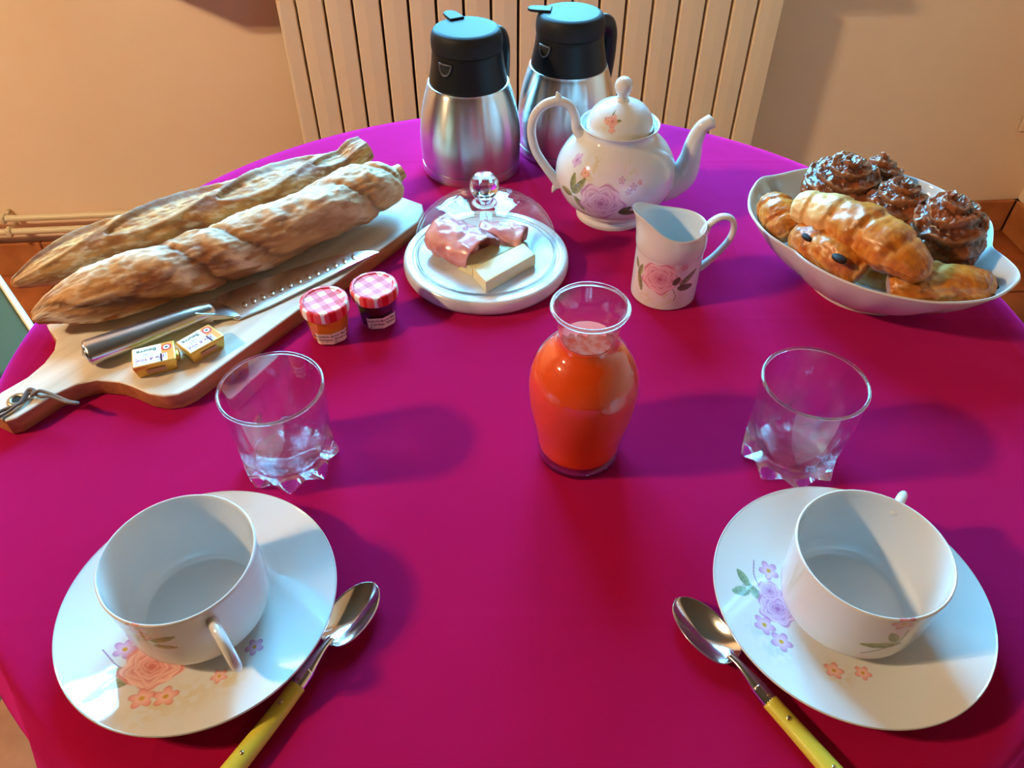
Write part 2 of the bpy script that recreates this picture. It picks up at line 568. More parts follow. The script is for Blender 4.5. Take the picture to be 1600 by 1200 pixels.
T = 0.24
x0, x1, z0, z1 = WIN
wb = join(box(RX0 - T, x0, 0, T, -0.05, CEIL), box(x1, RX1 + T, 0, T, -0.05, CEIL),
          box(x0, x1, 0, T, -0.05, z0), box(x0, x1, 0, T, z1, CEIL))
tag(rpart('wall_back', wb, M_wall, smooth=False), 'peach plastered wall behind the radiator', kind='structure')
tag(rpart('wall_right', box(RX1, RX1 + T, RY0, 0, -0.05, CEIL), M_wall, smooth=False), kind='structure')
tag(rpart('wall_left', box(RX0 - T, RX0, RY0, 0, -0.05, CEIL), M_wall_far, smooth=False), kind='structure')
tag(rpart('wall_front', box(RX0 - T, RX1 + T, RY0 - T, RY0, -0.05, CEIL), M_wall_far, smooth=False), kind='structure')
tag(rpart('ceiling', box(RX0 - T, RX1 + T, RY0 - T, T, CEIL, CEIL + 0.1), M_ceiling, smooth=False), kind='structure')
fl = tag(rpart('floor', box(RX0 - T, RX1 + T, RY0 - T, T, -0.06, -0.004), M_grout, smooth=False), kind='structure')
TS = 0.30
tile_me = new_mesh('tile', *box(0.003, TS - 0.003, 0.003, TS - 0.003, -0.006, 0.004, 0.0025, 1), False, M_tile)
for i in range(13):
    for j in range(8):
        o = link('tile', tile_me, fl, (RX1 - (i + 1) * TS, -(j + 1) * TS, rng.uniform(-0.0008, 0.0008)))
bb = tag(rpart('baseboard_back', box(RX0, RX1, -0.009, 0, 0.0, 0.100), M_grout, smooth=False), kind='structure')
sk_me = new_mesh('tile', *box(0.002, TS - 0.002, -0.016, -0.004, 0.004, 0.104, 0.003, 2), False, M_base)
for i in range(14):
    link('tile', sk_me, bb, (RX1 - 0.016 - (i + 1) * TS, 0, 0))
br = tag(rpart('baseboard_right', box(RX1 - 0.009, RX1, RY0, 0, 0.0, 0.100), M_grout, smooth=False), kind='structure')
sk2_me = new_mesh('tile', *box(-0.016, -0.004, 0.002, TS - 0.002, 0.004, 0.104, 0.003, 2), False, M_base)
for i in range(5):
    link('tile', sk2_me, br, (RX1, -0.016 - (i + 1) * TS, 0))

# window: frame, two casements with panes, unseen stone sill, its splay shaped to cast the wall shadow
w = tag(rpart('window_1', join(box(x0, x0 + 0.05, 0.10, 0.16, z0, z1), box(x1 - 0.05, x1, 0.10, 0.16, z0, z1),
                               box(x0, x1, 0.10, 0.16, z0, z0 + 0.05), box(x0, x1, 0.10, 0.16, z1 - 0.05, z1)), M_wood_paint, smooth=False),
        'painted window above the radiator', kind='structure')
xm = (x0 + x1) / 2
for a, bq in ((x0 + 0.05, xm), (xm, x1 - 0.05)):
    rpart('casement', join(box(a, a + 0.045, 0.105, 0.15, z0 + 0.05, z1 - 0.05), box(bq - 0.045, bq, 0.105, 0.15, z0 + 0.05, z1 - 0.05),
                           box(a, bq, 0.105, 0.15, z0 + 0.05, z0 + 0.10), box(a, bq, 0.105, 0.15, z1 - 0.10, z1 - 0.05)), M_wood_paint, w, smooth=False)
    rpart('pane', box(a + 0.045, bq - 0.045, 0.126, 0.130, z0 + 0.10, z1 - 0.10), M_pane, w, smooth=False)
sill = prism([(-0.94, 0.0), (-0.76, -0.175), (0.62, -0.175), (0.66, 0.0)], TZ + 0.045, TZ + 0.075, 0.004)
rpart('window_sill', sill, M_sill, w, auto=40)
# light of the sky entering through the window opening
pl = bpy.data.lights.new('window_portal', 'AREA')
pl.shape = 'RECTANGLE'; pl.size = x1 - x0; pl.size_y = z1 - z0
pl.cycles.is_portal = True
po = bpy.data.objects.new('window_portal', pl)
C.objects.link(po)
po.matrix_world = ROOM @ Matrix.Translation((xm, 0.17, (z0 + z1) / 2)) @ Matrix.Rotation(-PI / 2, 4, 'X')

# radiator
GX = -0.4605 + 0.0
PER = 0.0580
rad = empty('radiator', rw(0.04, -0.12, 0.12), WA, 'cream radiator of tall vertical slats under the window, behind the thermos jugs', 'radiator')
def slat_vf(wl):
    # plan outline of one folded slat, front at y = 0
    pts = [(0.0, 0.030), (0.0, 0.003), (0.0015, 0.0005), (0.004, 0.0), (wl, 0.0), (wl + 0.004, 0.0006), (wl + 0.0265, 0.0045), (wl + 0.0275, 0.0065), (wl + 0.0275, 0.030)]
    return prism(pts, 0.0, 0.60)
sl_me = new_mesh('slat', *slat_vf(0.0245), False, M_rad)
sl_first = new_mesh('slat', *slat_vf(0.007), False, M_rad)
RB = rw(0.04, -0.12, 0)
for k in range(-1, 18):
    xs = GX + 0.004 + k * PER
    if k == -1:
        link('slat', sl_first, rad, (xs + 0.0175 - 0.04, 0, 0))
    else:
        link('slat', sl_me, rad, (xs - 0.04, 0, 0))
part('gap_shade_panel', box(-0.53, 0.535, 0.028, 0.040, 0.01, 0.59, 0.002), M_dark, rad)  # near-black sheet giving the slat gaps their shade by colour
part('header_pipe', box(-0.53, 0.535, 0.036, 0.075, 0.535, 0.575, 0.01), M_rad, rad)
part('header_pipe', box(-0.53, 0.535, 0.036, 0.075, 0.03, 0.07, 0.01), M_rad, rad)
for xx in (-0.4, 0.4):
    part('bracket', box(xx - 0.015, xx + 0.015, 0.04, 0.119, 0.42, 0.46, 0.003), M_rad, rad)

# heating pipes low on the wall
for zz, nm in ((0.196, 'upper of two painted heating pipes running along the wall'), (0.158, 'lower of two painted heating pipes just above the skirting')):
    hp = empty('heating_pipe', rw(-1.9, -0.042, zz), WA, nm, 'pipe', 'heating pipes along the wall')
    part('pipe', tube([(-1.39, 0, 0), (0, 0, 0), (1.36, 0, 0)], 0.0085, 14, 3), M_pipe, hp)
    for px_ in (0.60, -0.5):
        part('clamp', join(box(px_ - 0.007, px_ + 0.007, -0.012, 0.012, -0.012, 0.012, 0.004), box(px_ - 0.004, px_ + 0.004, 0.008, 0.041, -0.004, 0.004)), M_pipe, hp)

# wall socket at the right
so = empty('wall_socket', rw(1.395, -0.001, TZ - 0.40), WA, 'peach painted blank socket plate on the wall above the skirting corner', 'socket')
part('plate', box(-0.04, 0.04, -0.006, 0.0, -0.04, 0.04, 0.003), M_wall, so)
part('cover', box(-0.024, 0.024, -0.009, -0.005, -0.024, 0.024, 0.003), M_wall, so)

# lamp of the room
lp = empty('pendant_lamp', (LAMP_POS[0], LAMP_POS[1], CEIL), 0, 'three-armed ceiling lamp with warm bulbs hanging left of the table', 'lamp')
M_bulb = bpy.data.materials.new('warm_bulb'); M_bulb.use_nodes = True
bn = M_bulb.node_tree; bn.nodes.clear()
em = bn.nodes.new('ShaderNodeEmission'); em.inputs[0].default_value = (*LAMP_COL, 1); em.inputs[1].default_value = LAMP_STRENGTH
bo = bn.nodes.new('ShaderNodeOutputMaterial'); bn.links.new(em.outputs[0], bo.inputs[0])
dz = LAMP_POS[2] - CEIL
part('shade', lathe([(0.012, dz + 0.115), (0.08, dz + 0.108), (0.135, dz + 0.090), (0.165, dz + 0.062), (0.17, dz + 0.055)], 40), M_grommet, lp)  # opaque dome added to keep the lamp light off the ceiling
part('ceiling_rose', lathe([(0, 0), (0.05, 0), (0.05, -0.012), (0.02, -0.022), (0, -0.022)], 32), M_grommet, lp)
part('stem', tube([(0, 0, -0.02), (0, 0, dz / 2), (0, 0, dz + 0.07)], 0.006, 10, 3), M_grommet, lp)
for k in range(3):
    a = 0.5 + 2 * PI * k / 3
    ex, ey = 0.085 * math.cos(a), 0.085 * math.sin(a)
    part('arm', tube([(0, 0, dz + 0.07), (ex * 0.6, ey * 0.6, dz + 0.085), (ex, ey, dz + 0.05)], 0.005, 8, 4), M_grommet, lp)
    part('bulb', xf(lathe([(0.0, -0.032), (0.018, -0.027), (0.03, -0.011), (0.032, 0.004), (0.026, 0.02), (0.013, 0.036), (0.012, 0.05), (0, 0.05)], 24), Matrix.Translation((ex, ey, dz))), M_bulb, lp)

# outside: lawn and a bare tree
tag(rpart('ground_outside', box(-14, 14, 0.3, 30, -0.7, -0.5), M_lawn, smooth=False), kind='structure')
hv = gridsurf(60, 16, lambda i, j: (-9 + 18 * i / 59 + 0.15 * math.sin(i * 7.3 + j), 7.0 + 0.25 * math.sin(i * 2.1 + j * 1.7), -0.5 + 3.0 * j / 15 + (0.25 * math.sin(i * 1.3) if j == 15 else 0)))  # row of green added to block the low sky light
hb = gridsurf(60, 2, lambda i, j: (-9 + 18 * i / 59, 7.0 + 1.2 * j, 2.5 + 0.25 * math.sin(i * 1.3)))
tag(rpart('sky_blocker', join(hv, hb), pmat('sky_blocker_leaves', (0.05, 0.08, 0.03), 0.8), smooth=True), 'unseen evergreen hedgerow added outside to block the low sky', 'sky_blocker')
def tree_vf(seed, h):
    r = random.Random(seed)
    acc = []
    def grow(p, d, ln, rad_, lev):
        q = p + d * ln
        mid = (p + q) / 2 + Vector((r.uniform(-1, 1), r.uniform(-1, 1), r.uniform(-.4, .4))) * ln * 0.08
        acc.append(tube([tuple(p), tuple(mid), tuple(q)], [rad_, rad_ * 0.7], 6, 2, cap=False))
        if lev == 0: return
        for _ in range(3 if lev > 1 else 2):
            nd = (d + Vector((r.uniform(-1, 1), r.uniform(-1, 1), r.uniform(-0.2, 0.7))) * 0.75).normalized()
            grow(p + (q - p) * r.uniform(0.55, 1.0), nd, ln * r.uniform(0.6, 0.78), rad_ * 0.62, lev - 1)
    grow(Vector((0, 0, 0)), Vector((0, 0, 1)), h, 0.11, 5)
    return join(*acc)
tr = part('tree', tree_vf(4, 1.9), M_bark, None)
tr.location = rw(-0.4, 5.0, -0.5)
tag(tr, 'bare garden tree outside the window above the radiator', 'tree')

# ================================================================== TABLE
TCX, TCY, TR = 0.0175, 0.5986, 0.5136
tab = empty('round_table', (TCX, TCY, 0), 0, 'round wooden table hidden under the magenta cloth', 'table')
part('tabletop', lathe([(0, TZ - 0.03), (TR - 0.012, TZ - 0.03), (TR - 0.006, TZ - 0.024), (TR - 0.006, TZ - 0.006), (TR - 0.012, TZ - 0.0022), (0, TZ - 0.0022)], 96), M_wood_dark, tab, auto=40)
for k in range(4):
    a = PI / 4 + k * PI / 2
    part('leg', tube([(0.3 * math.cos(a), 0.3 * math.sin(a), 0.0042), (0.3 * math.cos(a), 0.3 * math.sin(a), 0.35), (0.3 * math.cos(a), 0.3 * math.sin(a), TZ - 0.03)], [0.02, 0.028, 0.034], 16, 3, cap=False), M_wood_dark, tab)

def cloth_vf():
    n = 360
    prof = [(0.0, 0.0), (0.12, 0), (0.25, 0), (0.38, 0), (0.46, 0), (0.49, 0), (0.500, -0.0004), (0.506, -0.0025), (0.5105, -0.006), (0.5130, -0.011)]
    rows = []
    V = [(0, 0, 0)]; F = []
    drop = np.linspace(0.018, 0.36, 26)
    rs = [(r, z, 0) for r, z in prof[1:]] + [(0.5136, -d, d) for d in drop]
    for r, z, d in rs:
        row = []
        for i in range(n):
            a = 2 * PI * i / n
            fold = 0.5 + 0.5 * math.sin(17 * a + 1.6 * math.sin(3 * a + 0.4) + 2.1)
            fold = fold ** 1.4
            rr = r + (fold * 0.060 + 0.002) * (1 - math.exp(-d / 0.16)) - 0.0 * d
            row.append(len(V)); V.append((rr * math.cos(a), rr * math.sin(a), z))
        rows.append(row)
    for i in range(n): F.append((0, rows[0][i], rows[0][(i + 1) % n]))
    for A, B in zip(rows[:-1], rows[1:]):
        for i in range(n):
            j = (i + 1) % n
            F.append((A[i], B[i], B[j], A[j]))
    return V, F
cl = part('tablecloth', cloth_vf(), M_cloth, None, loc=(TCX, TCY, TZ))
md = cl.modifiers.new('thickness', 'SOLIDIFY'); md.thickness = 0.0012; md.offset = -1
tag(cl, 'magenta cotton cloth draped over the round table', 'tablecloth')

# chair pushed in at the far left
ch = empty('chair', (-1.005, 0.905, 0.004), math.atan2(-0.75, 0.66), 'green striped canvas chair at the edge of the picture beside the bread board', 'chair')
part('seat', box(-0.20, 0.20, -0.21, 0.21, 0.415, 0.450, 0.012, 3), M_chair, ch)
part('piping', tube([(-0.2, 0.205, 0.450), (0.0, 0.205, 0.4505), (0.2, 0.205, 0.450)], 0.0055, 8, 3), M_chair_trim, ch)
part('stripe', box(-0.2, 0.2, 0.095, 0.118, 0.4495, 0.4512), pmat('pale_stripe', srgb(150, 186, 176), 0.8), ch)
for sx_ in (-0.175, 0.175):
    for sy_ in (-0.185, 0.185):
        part('leg', tube([(sx_, sy_, 0), (sx_, sy_, 0.2), (sx_, sy_, 0.42)], [0.014, 0.019], 12, 2), M_chair_wood, ch)
    part('back_post', tube([(sx_, -0.195, 0.43), (sx_, -0.215, 0.65), (sx_, -0.24, 0.86)], [0.018, 0.014], 12, 3), M_chair_wood, ch)
part('backrest', box(-0.18, 0.18, -0.245, -0.215, 0.62, 0.84, 0.01, 2), M_chair, ch)

# ================================================================== PAINTED FLOWERS
def over(col, rgb, a):
    return col * (1 - a[:, None]) + np.asarray(rgb) * a[:, None] if np.ndim(rgb) == 1 else col * (1 - a[:, None]) + rgb * a[:, None]

PINK, PINKD, PINKL = np.array(srgb(206, 118, 140)), np.array(srgb(150, 50, 84)), np.array(srgb(236, 188, 196))
LILA, LILAD, LILAL = np.array(srgb(190, 130, 180)), np.array(srgb(128, 62, 130)), np.array(srgb(226, 196, 222))
PEACH, PEACHD, PEACHL = np.array(srgb(222, 140, 128)), np.array(srgb(176, 72, 76)), np.array(srgb(240, 196, 184))
GREEN, GREEND = np.array(srgb(150, 150, 92)), np.array(srgb(84, 88, 50))
GREENB, GREENBD = np.array(srgb(130, 160, 120)), np.array(srgb(70, 104, 70))
TAN = np.array(srgb(206, 186, 140))
GREYG = np.array(srgb(182, 192, 190))

def p_rose(P, col, x, y, R, pal):
    mid, dark, light = pal
    dx, dy = P[:, 0] - x, (P[:, 1] - y) * 1.12
    d = np.hypot(dx, dy) / R
    a = np.arctan2(dy, dx)
    edge = 1 + 0.10 * np.cos(5 * a + 0.6) + 0.05 * np.cos(9 * a)
    al = 1 - sstep(0.90, 1.02, d / edge)
    # overlapping petals: each ring has scalloped outlines
    c = np.tile(mid, (len(P), 1))
    for k, rr in enumerate((1.0, 0.78, 0.58, 0.40, 0.24)):
        m = 5 - (k > 2)
        sc_ = rr * edge * (1 - 0.14 * np.abs(np.cos(m * a / 2 + k * 1.7)))
        q = d / sc_
        ins = 1 - sstep(0.96, 1.0, q)
        shade = sstep(0.55, 1.0, q)
        pc = lerp(lerp(mid, dark, 0.55 if k % 2 else 0.25), light, shade * (0.95 - 0.1 * k))
        c = over(c, pc, ins)
        line = np.exp(-((q - 1.0) / 0.04) ** 2) * 0.38
        c = over(c, dark, line)
    c = over(c, dark, np.exp(-(d / 0.13) ** 2) * 0.8)
    return over(col, c, al * 0.92)

def p_leaf(P, col, x, y, ln, wd, ang, pal=(GREEN, GREEND)):
    ca, sa = math.cos(ang), math.sin(ang)
    t = ((P[:, 0] - x) * ca + (P[:, 1] - y) * sa) / ln
    w = (-(P[:, 0] - x) * sa + (P[:, 1] - y) * ca)
    wid = wd * np.sqrt(np.clip(np.sin(PI * np.clip(t, 0, 1)), 0, 1)) * (1 - 0.25 * t)
    al = (1 - sstep(0.85, 1.05, np.abs(w) / np.maximum(wid, 1e-4))) * ((t > 0) & (t < 1))
    c = lerp(pal[0], pal[1], np.clip(0.35 + 0.6 * w / wd + 0.2 * np.sin(t * 26 + np.abs(w) / wd * 5), 0, 1))
    c = over(c, pal[1] * 0.7, np.exp(-(w / (0.06 * wd + 0.008)) ** 2) * 0.6)
    return over(col, c, al * 0.93)

def p_flower(P, col, x, y, R, pal, ctr=np.array(srgb(196, 150, 50))):
    dx, dy = P[:, 0] - x, P[:, 1] - y
    d = np.hypot(dx, dy) / R
    a = np.arctan2(dy, dx)
    ed = 0.55 + 0.45 * np.abs(np.cos(2.5 * a + x * 7))
    al = 1 - sstep(0.9, 1.05, d / ed)
    c = lerp(pal[2], pal[0], np.clip(d * 1.1, 0, 1))
    c = over(c, pal[1], np.exp(-((d / ed - 0.95) / 0.1) ** 2) * 0.5)
    col = over(col, c, al * 0.9)
    return over(col, ctr, (1 - sstep(0.16, 0.26, d)))

def p_wash(P, col, x, y, R, c, k=0.5, blot=True):
    d = np.hypot(P[:, 0] - x, P[:, 1] - y) / R
    a = np.exp(-d * d * 1.6) * k
    if blot:
        n = fbm(np.c_[P[:, 0] * 3.2 / max(R, .3), P[:, 1] * 3.2 / max(R, .3), P[:, 0] * 0 + x], 3, 5)
        a = a * sstep(0.42, 0.58, n)
    return over(col, c, a)

def p_stem(P, col, pts, w, c):
    Q = cr(pts, 6)
    dm = np.full(len(P), 1e9)
    for q0, q1 in zip(Q[:-1], Q[1:]):
        e_ = q1 - q0
        t = np.clip(((P - q0) @ e_) / (e_ @ e_ + 1e-12), 0, 1)
        dm = np.minimum(dm, np.linalg.norm(P - (q0 + t[:, None] * e_), axis=1))
    return over(col, c, (1 - sstep(w * 0.6, w * 1.4, dm)) * 0.85)

def do_paint(P, prims):
    col = np.tile(PORC, (len(P), 1))
    for fn, *a in prims:
        col = fn(P, col, *a)
    return col

PK, LI, PE = (PINK, PINKD, PINKL), (LILA, LILAD, LILAL), (PEACH, PEACHD, PEACHL)

def hit_lathe(u, v, cx, cyy, prof, zoff=0.0):
    """(azimuth, height) where the sight line through a pixel meets a turned body"""
    rr = np.array([p[0] for p in prof]); zz = np.array([p[1] for p in prof]) + zoff
    o = np.argsort(zz); rr, zz = rr[o], zz[o]
    dx, dv = (u - 800) / FPX, (600 - v) / FPX
    d = np.array([dx, _c + dv * _s, -_s + dv * _c])
    t = np.arange(0.2, 1.7, 0.0004)
    Q = np.array([0, 0, EYE]) + t[:, None] * d
    r = np.hypot(Q[:, 0] - cx, Q[:, 1] - cyy)
    ins = (Q[:, 2] >= zz[0]) & (Q[:, 2] <= zz[-1]) & (r <= np.interp(Q[:, 2], zz, rr))
    if not ins.any():
        k = np.argmin(np.where((Q[:, 2] >= zz[0]) & (Q[:, 2] <= zz[-1]), r - np.interp(Q[:, 2], zz, rr), 9))
    else:
        k = np.argmax(ins)
    return math.atan2(Q[k, 1] - cyy, Q[k, 0] - cx), Q[k, 2] - zoff

# ================================================================== CUPS AND SAUCERS
SAUCER_PROF = cr([(0.0, 0.0055), (0.030, 0.0055), (0.036, 0.0060), (0.046, 0.0070), (0.058, 0.0098), (0.070, 0.0140), (0.082, 0.0185), (0.0928, 0.0228)], 10)
SAUCER_LOW = cr([(0.0939, 0.0230), (0.0930, 0.0212), (0.0820, 0.0166), (0.066, 0.0102), (0.050, 0.0052), (0.045, 0.0030), (0.044, 0.0), (0.041, 0.0), (0.040, 0.0030), (0.0, 0.0032)], 4)
def saucer(cx, cyy, prims, label):
    root = empty('saucer', (cx, cyy, TZ), 0, label, 'saucer', 'porcelain saucers')
    top = [tuple(p) for p in SAUCER_PROF] + [(0.0935, 0.0234)]
    V, F = lathe_np(dense(top, 0.0006), 640)
    F = F[:, ::-1]
    link('plate', fast_mesh('plate', V, F, M_porc_p, do_paint(V[:, :2] * 100, prims)), root)
    low = [(0.0935, 0.0234)] + [tuple(p) for p in SAUCER_LOW]
    part('underside', lathe(low, 120), M_porc, root)
    return root

CUP_OUT = cr([(0.0345, 0.0), (0.0352, 0.0010), (0.0365, 0.0030), (0.0420, 0.0065), (0.0462, 0.0125), (0.0480, 0.0220), (0.0487, 0.0380), (0.0494, 0.0560), (0.0500, 0.0680)], 8)
CUP_IN = cr([(0.0480, 0.0680), (0.0472, 0.0480), (0.0463, 0.0240), (0.0448, 0.0150), (0.0400, 0.0085), (0.0330, 0.0062), (0.0, 0.0058)], 8)
def cup(cx, cyy, z, az, prims, phi0, label):
    root = empty('teacup', (cx, cyy, TZ + z), 0, label, 'cup', 'white breakfast cups')
    out = [tuple(p) for p in CUP_OUT]
    A, F = lathe_np(dense([(0.031, 0.0012), (0.032, 0.0)] + out + [(0.0498, 0.0690), (0.0490, 0.0695), (0.0483, 0.0690)], 0.0006), 520)
    ph = np.arctan2(A[:, 1], A[:, 0]) - phi0
    ph = (ph + PI) % (2 * PI) - PI
    P = np.c_[ph * 4.9, A[:, 2] * 100]
    link('body', fast_mesh('body', A, F, M_porc_p, do_paint(P, prims)), root)
    part('inside', lathe([(0.0483, 0.0690)] + [tuple(p) for p in CUP_IN], 120), M_porc, root)
    part('base', lathe([(0.0, 0.0022), (0.031, 0.0012)], 60), M_porc, root)
    r = lambda d, h: (math.cos(az) * d, math.sin(az) * d, h)
    part('handle', tube([r(0.0490, 0.054), r(0.058, 0.057), r(0.068, 0.055), r(0.0735, 0.046), r(0.072, 0.035), r(0.064, 0.025), r(0.0482, 0.018)],
                        [0.0042, 0.0038, 0.0036, 0.0036, 0.0036, 0.0038, 0.0042], 14, 8, flat=1.5), M_porc, root)
    return root

SL, SR = (-0.2168, 0.2798), (0.2360, 0.2840)
def sl(u, v): return (at(u, v, 0.013)[:2] - np.array(SL)) * 100
def sr(u, v): return (at(u, v, 0.013)[:2] - np.array(SR)) * 100
q = sl
prims_sl = [
    (p_wash, *q(245, 1105), 1.9, TAN, 0.6), (p_wash, *q(225, 1125), 1.3, TAN, 0.5), (p_wash, *q(300, 1085), 1.5, TAN, 0.6), (p_wash, *q(355, 1060), 1.2, TAN, 0.7),
    (p_stem, [q(140, 1105), q(175, 1060), q(215, 1040)], 0.05, GREEND), (p_stem, [q(160, 1015), q(185, 1040), q(215, 1042)], 0.04, LILAD),
    (p_leaf, *q(207, 1052), 1.7, 0.50, math.radians(225), (GREEN, GREEND)), (p_leaf, *q(205, 1045), 1.5, 0.42, math.radians(190), (GREEN, GREEND)),
    (p_leaf, *q(168, 1078), 1.5, 0.36, math.radians(235), (GREEN, GREEND)),
    (p_flower, *q(192, 1010), 0.8, LI), (p_rose, *q(233, 1036), 2.0, PE), (p_flower, *q(222, 1092), 0.85, PE), (p_flower, *q(258, 1087), 0.85, PE),
    (p_flower, *q(395, 1005), 0.7, LI), (p_flower, *q(340, 1052), 0.6, PE)]
q = sr
prims_sr = [
    (p_wash, *q(1205, 1000), 1.6, GREYG, 0.5), (p_wash, *q(1215, 1020), 1.2, GREYG, 0.7), (p_wash, *q(1185, 985), 1.0, GREYG, 0.7), (p_wash, *q(1310, 1050), 1.2, TAN, 0.8),
    (p_stem, [q(1178, 875), q(1180, 900), q(1200, 925)], 0.04, LILAD), (p_stem, [q(1160, 915), q(1185, 920), q(1205, 935)], 0.04, GREENBD),
    (p_leaf, *q(1170, 915), 1.35, 0.42, math.radians(118), (GREENB, GREENBD)), (p_leaf, *q(1172, 922), 1.5, 0.46, math.radians(195), (GREENB, GREENBD)),
    (p_leaf, *q(1170, 912), 1.35, 0.40, math.radians(-62), (GREENB, GREENBD)),
    (p_rose, *q(1218, 945), 1.5, LI), (p_rose, *q(1205, 918), 0.9, LI), (p_flower, *q(1203, 887), 0.8, LI), (p_flower, *q(1195, 975), 0.85, LI), (p_flower, *q(1222, 1000), 0.85, LI),
    (p_flower, *q(1306, 1043), 0.7, PE), (p_flower, *q(1352, 1046), 0.6, PE)]
saucer(SL[0], SL[1], prims_sl, 'white porcelain saucer with peach rose sprig, under the cup near the jam jars')
saucer(SR[0], SR[1], prims_sr, 'white porcelain saucer with lilac flower sprig, beside the spoon pointing to the carafe')
CZ = 0.0062
def cp(u, v, c, phi0):
    a, h = hit_lathe(u, v, c[0], c[1], CUP_OUT, CZ)
    return ((a - phi0 + PI) % (2 * PI) - PI) * 4.9, h * 100
fL, fR = math.radians(-60), math.radians(-100)
q = lambda u, v: cp(u, v, SL, fL)
prims_cl = [(p_wash, *q(225, 985), 1.5, PEACHL, 0.45, False), (p_wash, *q(235, 998), 1.1, TAN, 0.7), (p_stem, [q(222, 990), q(240, 1003), q(262, 1012)], 0.04, GREEND),
            (p_leaf, *q(236, 1002), 1.7, 0.36, math.radians(18)), (p_leaf, *q(240, 1008), 1.5, 0.30, math.radians(-12)),
            (p_flower, *q(212, 982), 0.7, PE), (p_flower, *q(224, 994), 0.6, PE)]
q = lambda u, v: cp(u, v, SR, fR)
prims_cr = [(p_wash, *q(1410, 985), 1.2, LILAL, 0.7, False), (p_stem, [q(1345, 1020), q(1400, 1005), q(1420, 985)], 0.05, GREEND),
            (p_leaf, *q(1408, 1004), 2.6, 0.42, math.radians(186)), (p_leaf, *q(1400, 1003), 1.5, 0.4, math.radians(120)), (p_flower, *q(1413, 975), 0.75, PK)]
cup(SL[0], SL[1], CZ, math.radians(-52), prims_cl, fL, 'empty white cup with its handle towards the viewer, on the saucer with the peach rose')
cup(SR[0], SR[1], CZ, math.radians(52), prims_cr, fR, 'empty white cup with its handle behind, on the saucer with the lilac flowers')

# ================================================================== TEAPOT
TPX, TPY = 0.1205, 0.8190
TP_OUT = cr([(0.0425, 0.0), (0.0425, 0.004), (0.0400, 0.0085), (0.0455, 0.0140), (0.0590, 0.0270), (0.0672, 0.0430), (0.0695, 0.0560), (0.0672, 0.0700), (0.0590, 0.0850), (0.0480, 0.0965), (0.0415, 0.1030), (0.0400, 0.1070)], 8)
def tq(u, v):
    a, h = hit_lathe(u, v, TPX, TPY, TP_OUT)
    return ((a + PI / 2 + PI) % (2 * PI) - PI) * 6.5, h * 100
q = tq
prims_tp = [
    (p_wash, *q(960, 315), 5.0, LILAL, 0.45, False), (p_wash, *q(1000, 300), 3.5, LILAL, 0.35), (p_wash, *q(975, 285), 1.8, LILAL, 0.8), (p_wash, *q(985, 265), 1.0, TAN, 0.7),
    (p_wash, *q(920, 268), 1.4, TAN, 0.9), (p_wash, *q(932, 252), 0.7, TAN, 0.9), (p_flower, *q(915, 270), 0.6, PE), (p_rose, *q(902, 250), 0.72, LI),
    (p_stem, [q(895, 305), q(905, 312), q(925, 325)], 0.04, GREEND),
    (p_leaf, *q(896, 302), 2.3, 0.52, math.radians(100)), (p_leaf, *q(897, 302), 2.4, 0.50, math.radians(62)), (p_leaf, *q(894, 304), 1.8, 0.50, math.radians(175)), (p_leaf, *q(898, 306), 2.0, 0.5, math.radians(-58)),
    (p_rose, *q(938, 318), 2.55, LI), (p_leaf, *q(966, 333), 1.6, 0.5, math.radians(35), (GREEND, GREEND * 0.5)), (p_leaf, *q(968, 333), 2.2, 0.45, math.radians(0), (GREEND, GREEND * 0.5)),
    (p_flower, *q(972, 282), 0.4, LI), (p_flower, *q(990, 292), 0.42, LI), (p_flower, *q(982, 300), 0.36, LI), (p_flower, *q(1000, 285), 0.3, PK)]
tp = empty('teapot', (TPX, TPY, TZ), 0, 'white porcelain teapot with lilac rose, domed lid and curved spout', 'teapot')
A, F = lathe_np(dense([(0.0, 0.003), (0.036, 0.002), (0.039, 0.0)] + [tuple(p) for p in TP_OUT] + [(0.0405, 0.1095), (0.0430, 0.1120), (0.0446, 0.1138), (0.0443, 0.1149), (0.0420, 0.1140), (0.0385, 0.1105), (0.0370, 0.1040), (0.037, 0.09)], 0.0007), 560)
ph = (np.arctan2(A[:, 1], A[:, 0]) + PI / 2 + PI) % (2 * PI) - PI
link('body', fast_mesh('body', A, F, M_porc_p, do_paint(np.c_[ph * 6.5, A[:, 2] * 100], prims_tp)), tp)
LID_OUT = cr([(0.0380, 0.1085), (0.0378, 0.1125), (0.0366, 0.1180), (0.0325, 0.1265), (0.0250, 0.1340), (0.0150, 0.1385), (0.0075, 0.1400)], 8)
def lq(u, v):
    a, h = hit_lathe(u, v, TPX, TPY, LID_OUT)
    return ((a + PI / 2 + PI) % (2 * PI) - PI) * 3.4, h * 100
q = lq
prims_lid = [(p_wash, *q(948, 196), 0.9, TAN, 0.7), (p_leaf, *q(952, 190), 0.75, 0.16, math.radians(165)), (p_leaf, *q(955, 186), 0.7, 0.16, math.radians(80)), (p_leaf, *q(962, 190), 0.7, 0.15, math.radians(10)),
             (p_rose, *q(957, 190), 0.62, PE), (p_flower, *q(948, 188), 0.35, PE), (p_flower, *q(956, 203), 0.4, PE)]
A, F = lathe_np(dense([tuple(p) for p in LID_OUT] + [(0.0062, 0.1412)], 0.0005), 360)
ph = (np.arctan2(A[:, 1], A[:, 0]) + PI / 2 + PI) % (2 * PI) - PI
ld = link('lid', fast_mesh('lid', A, F, M_porc_p, do_paint(np.c_[ph * 3.4, A[:, 2] * 100], prims_lid)), tp)
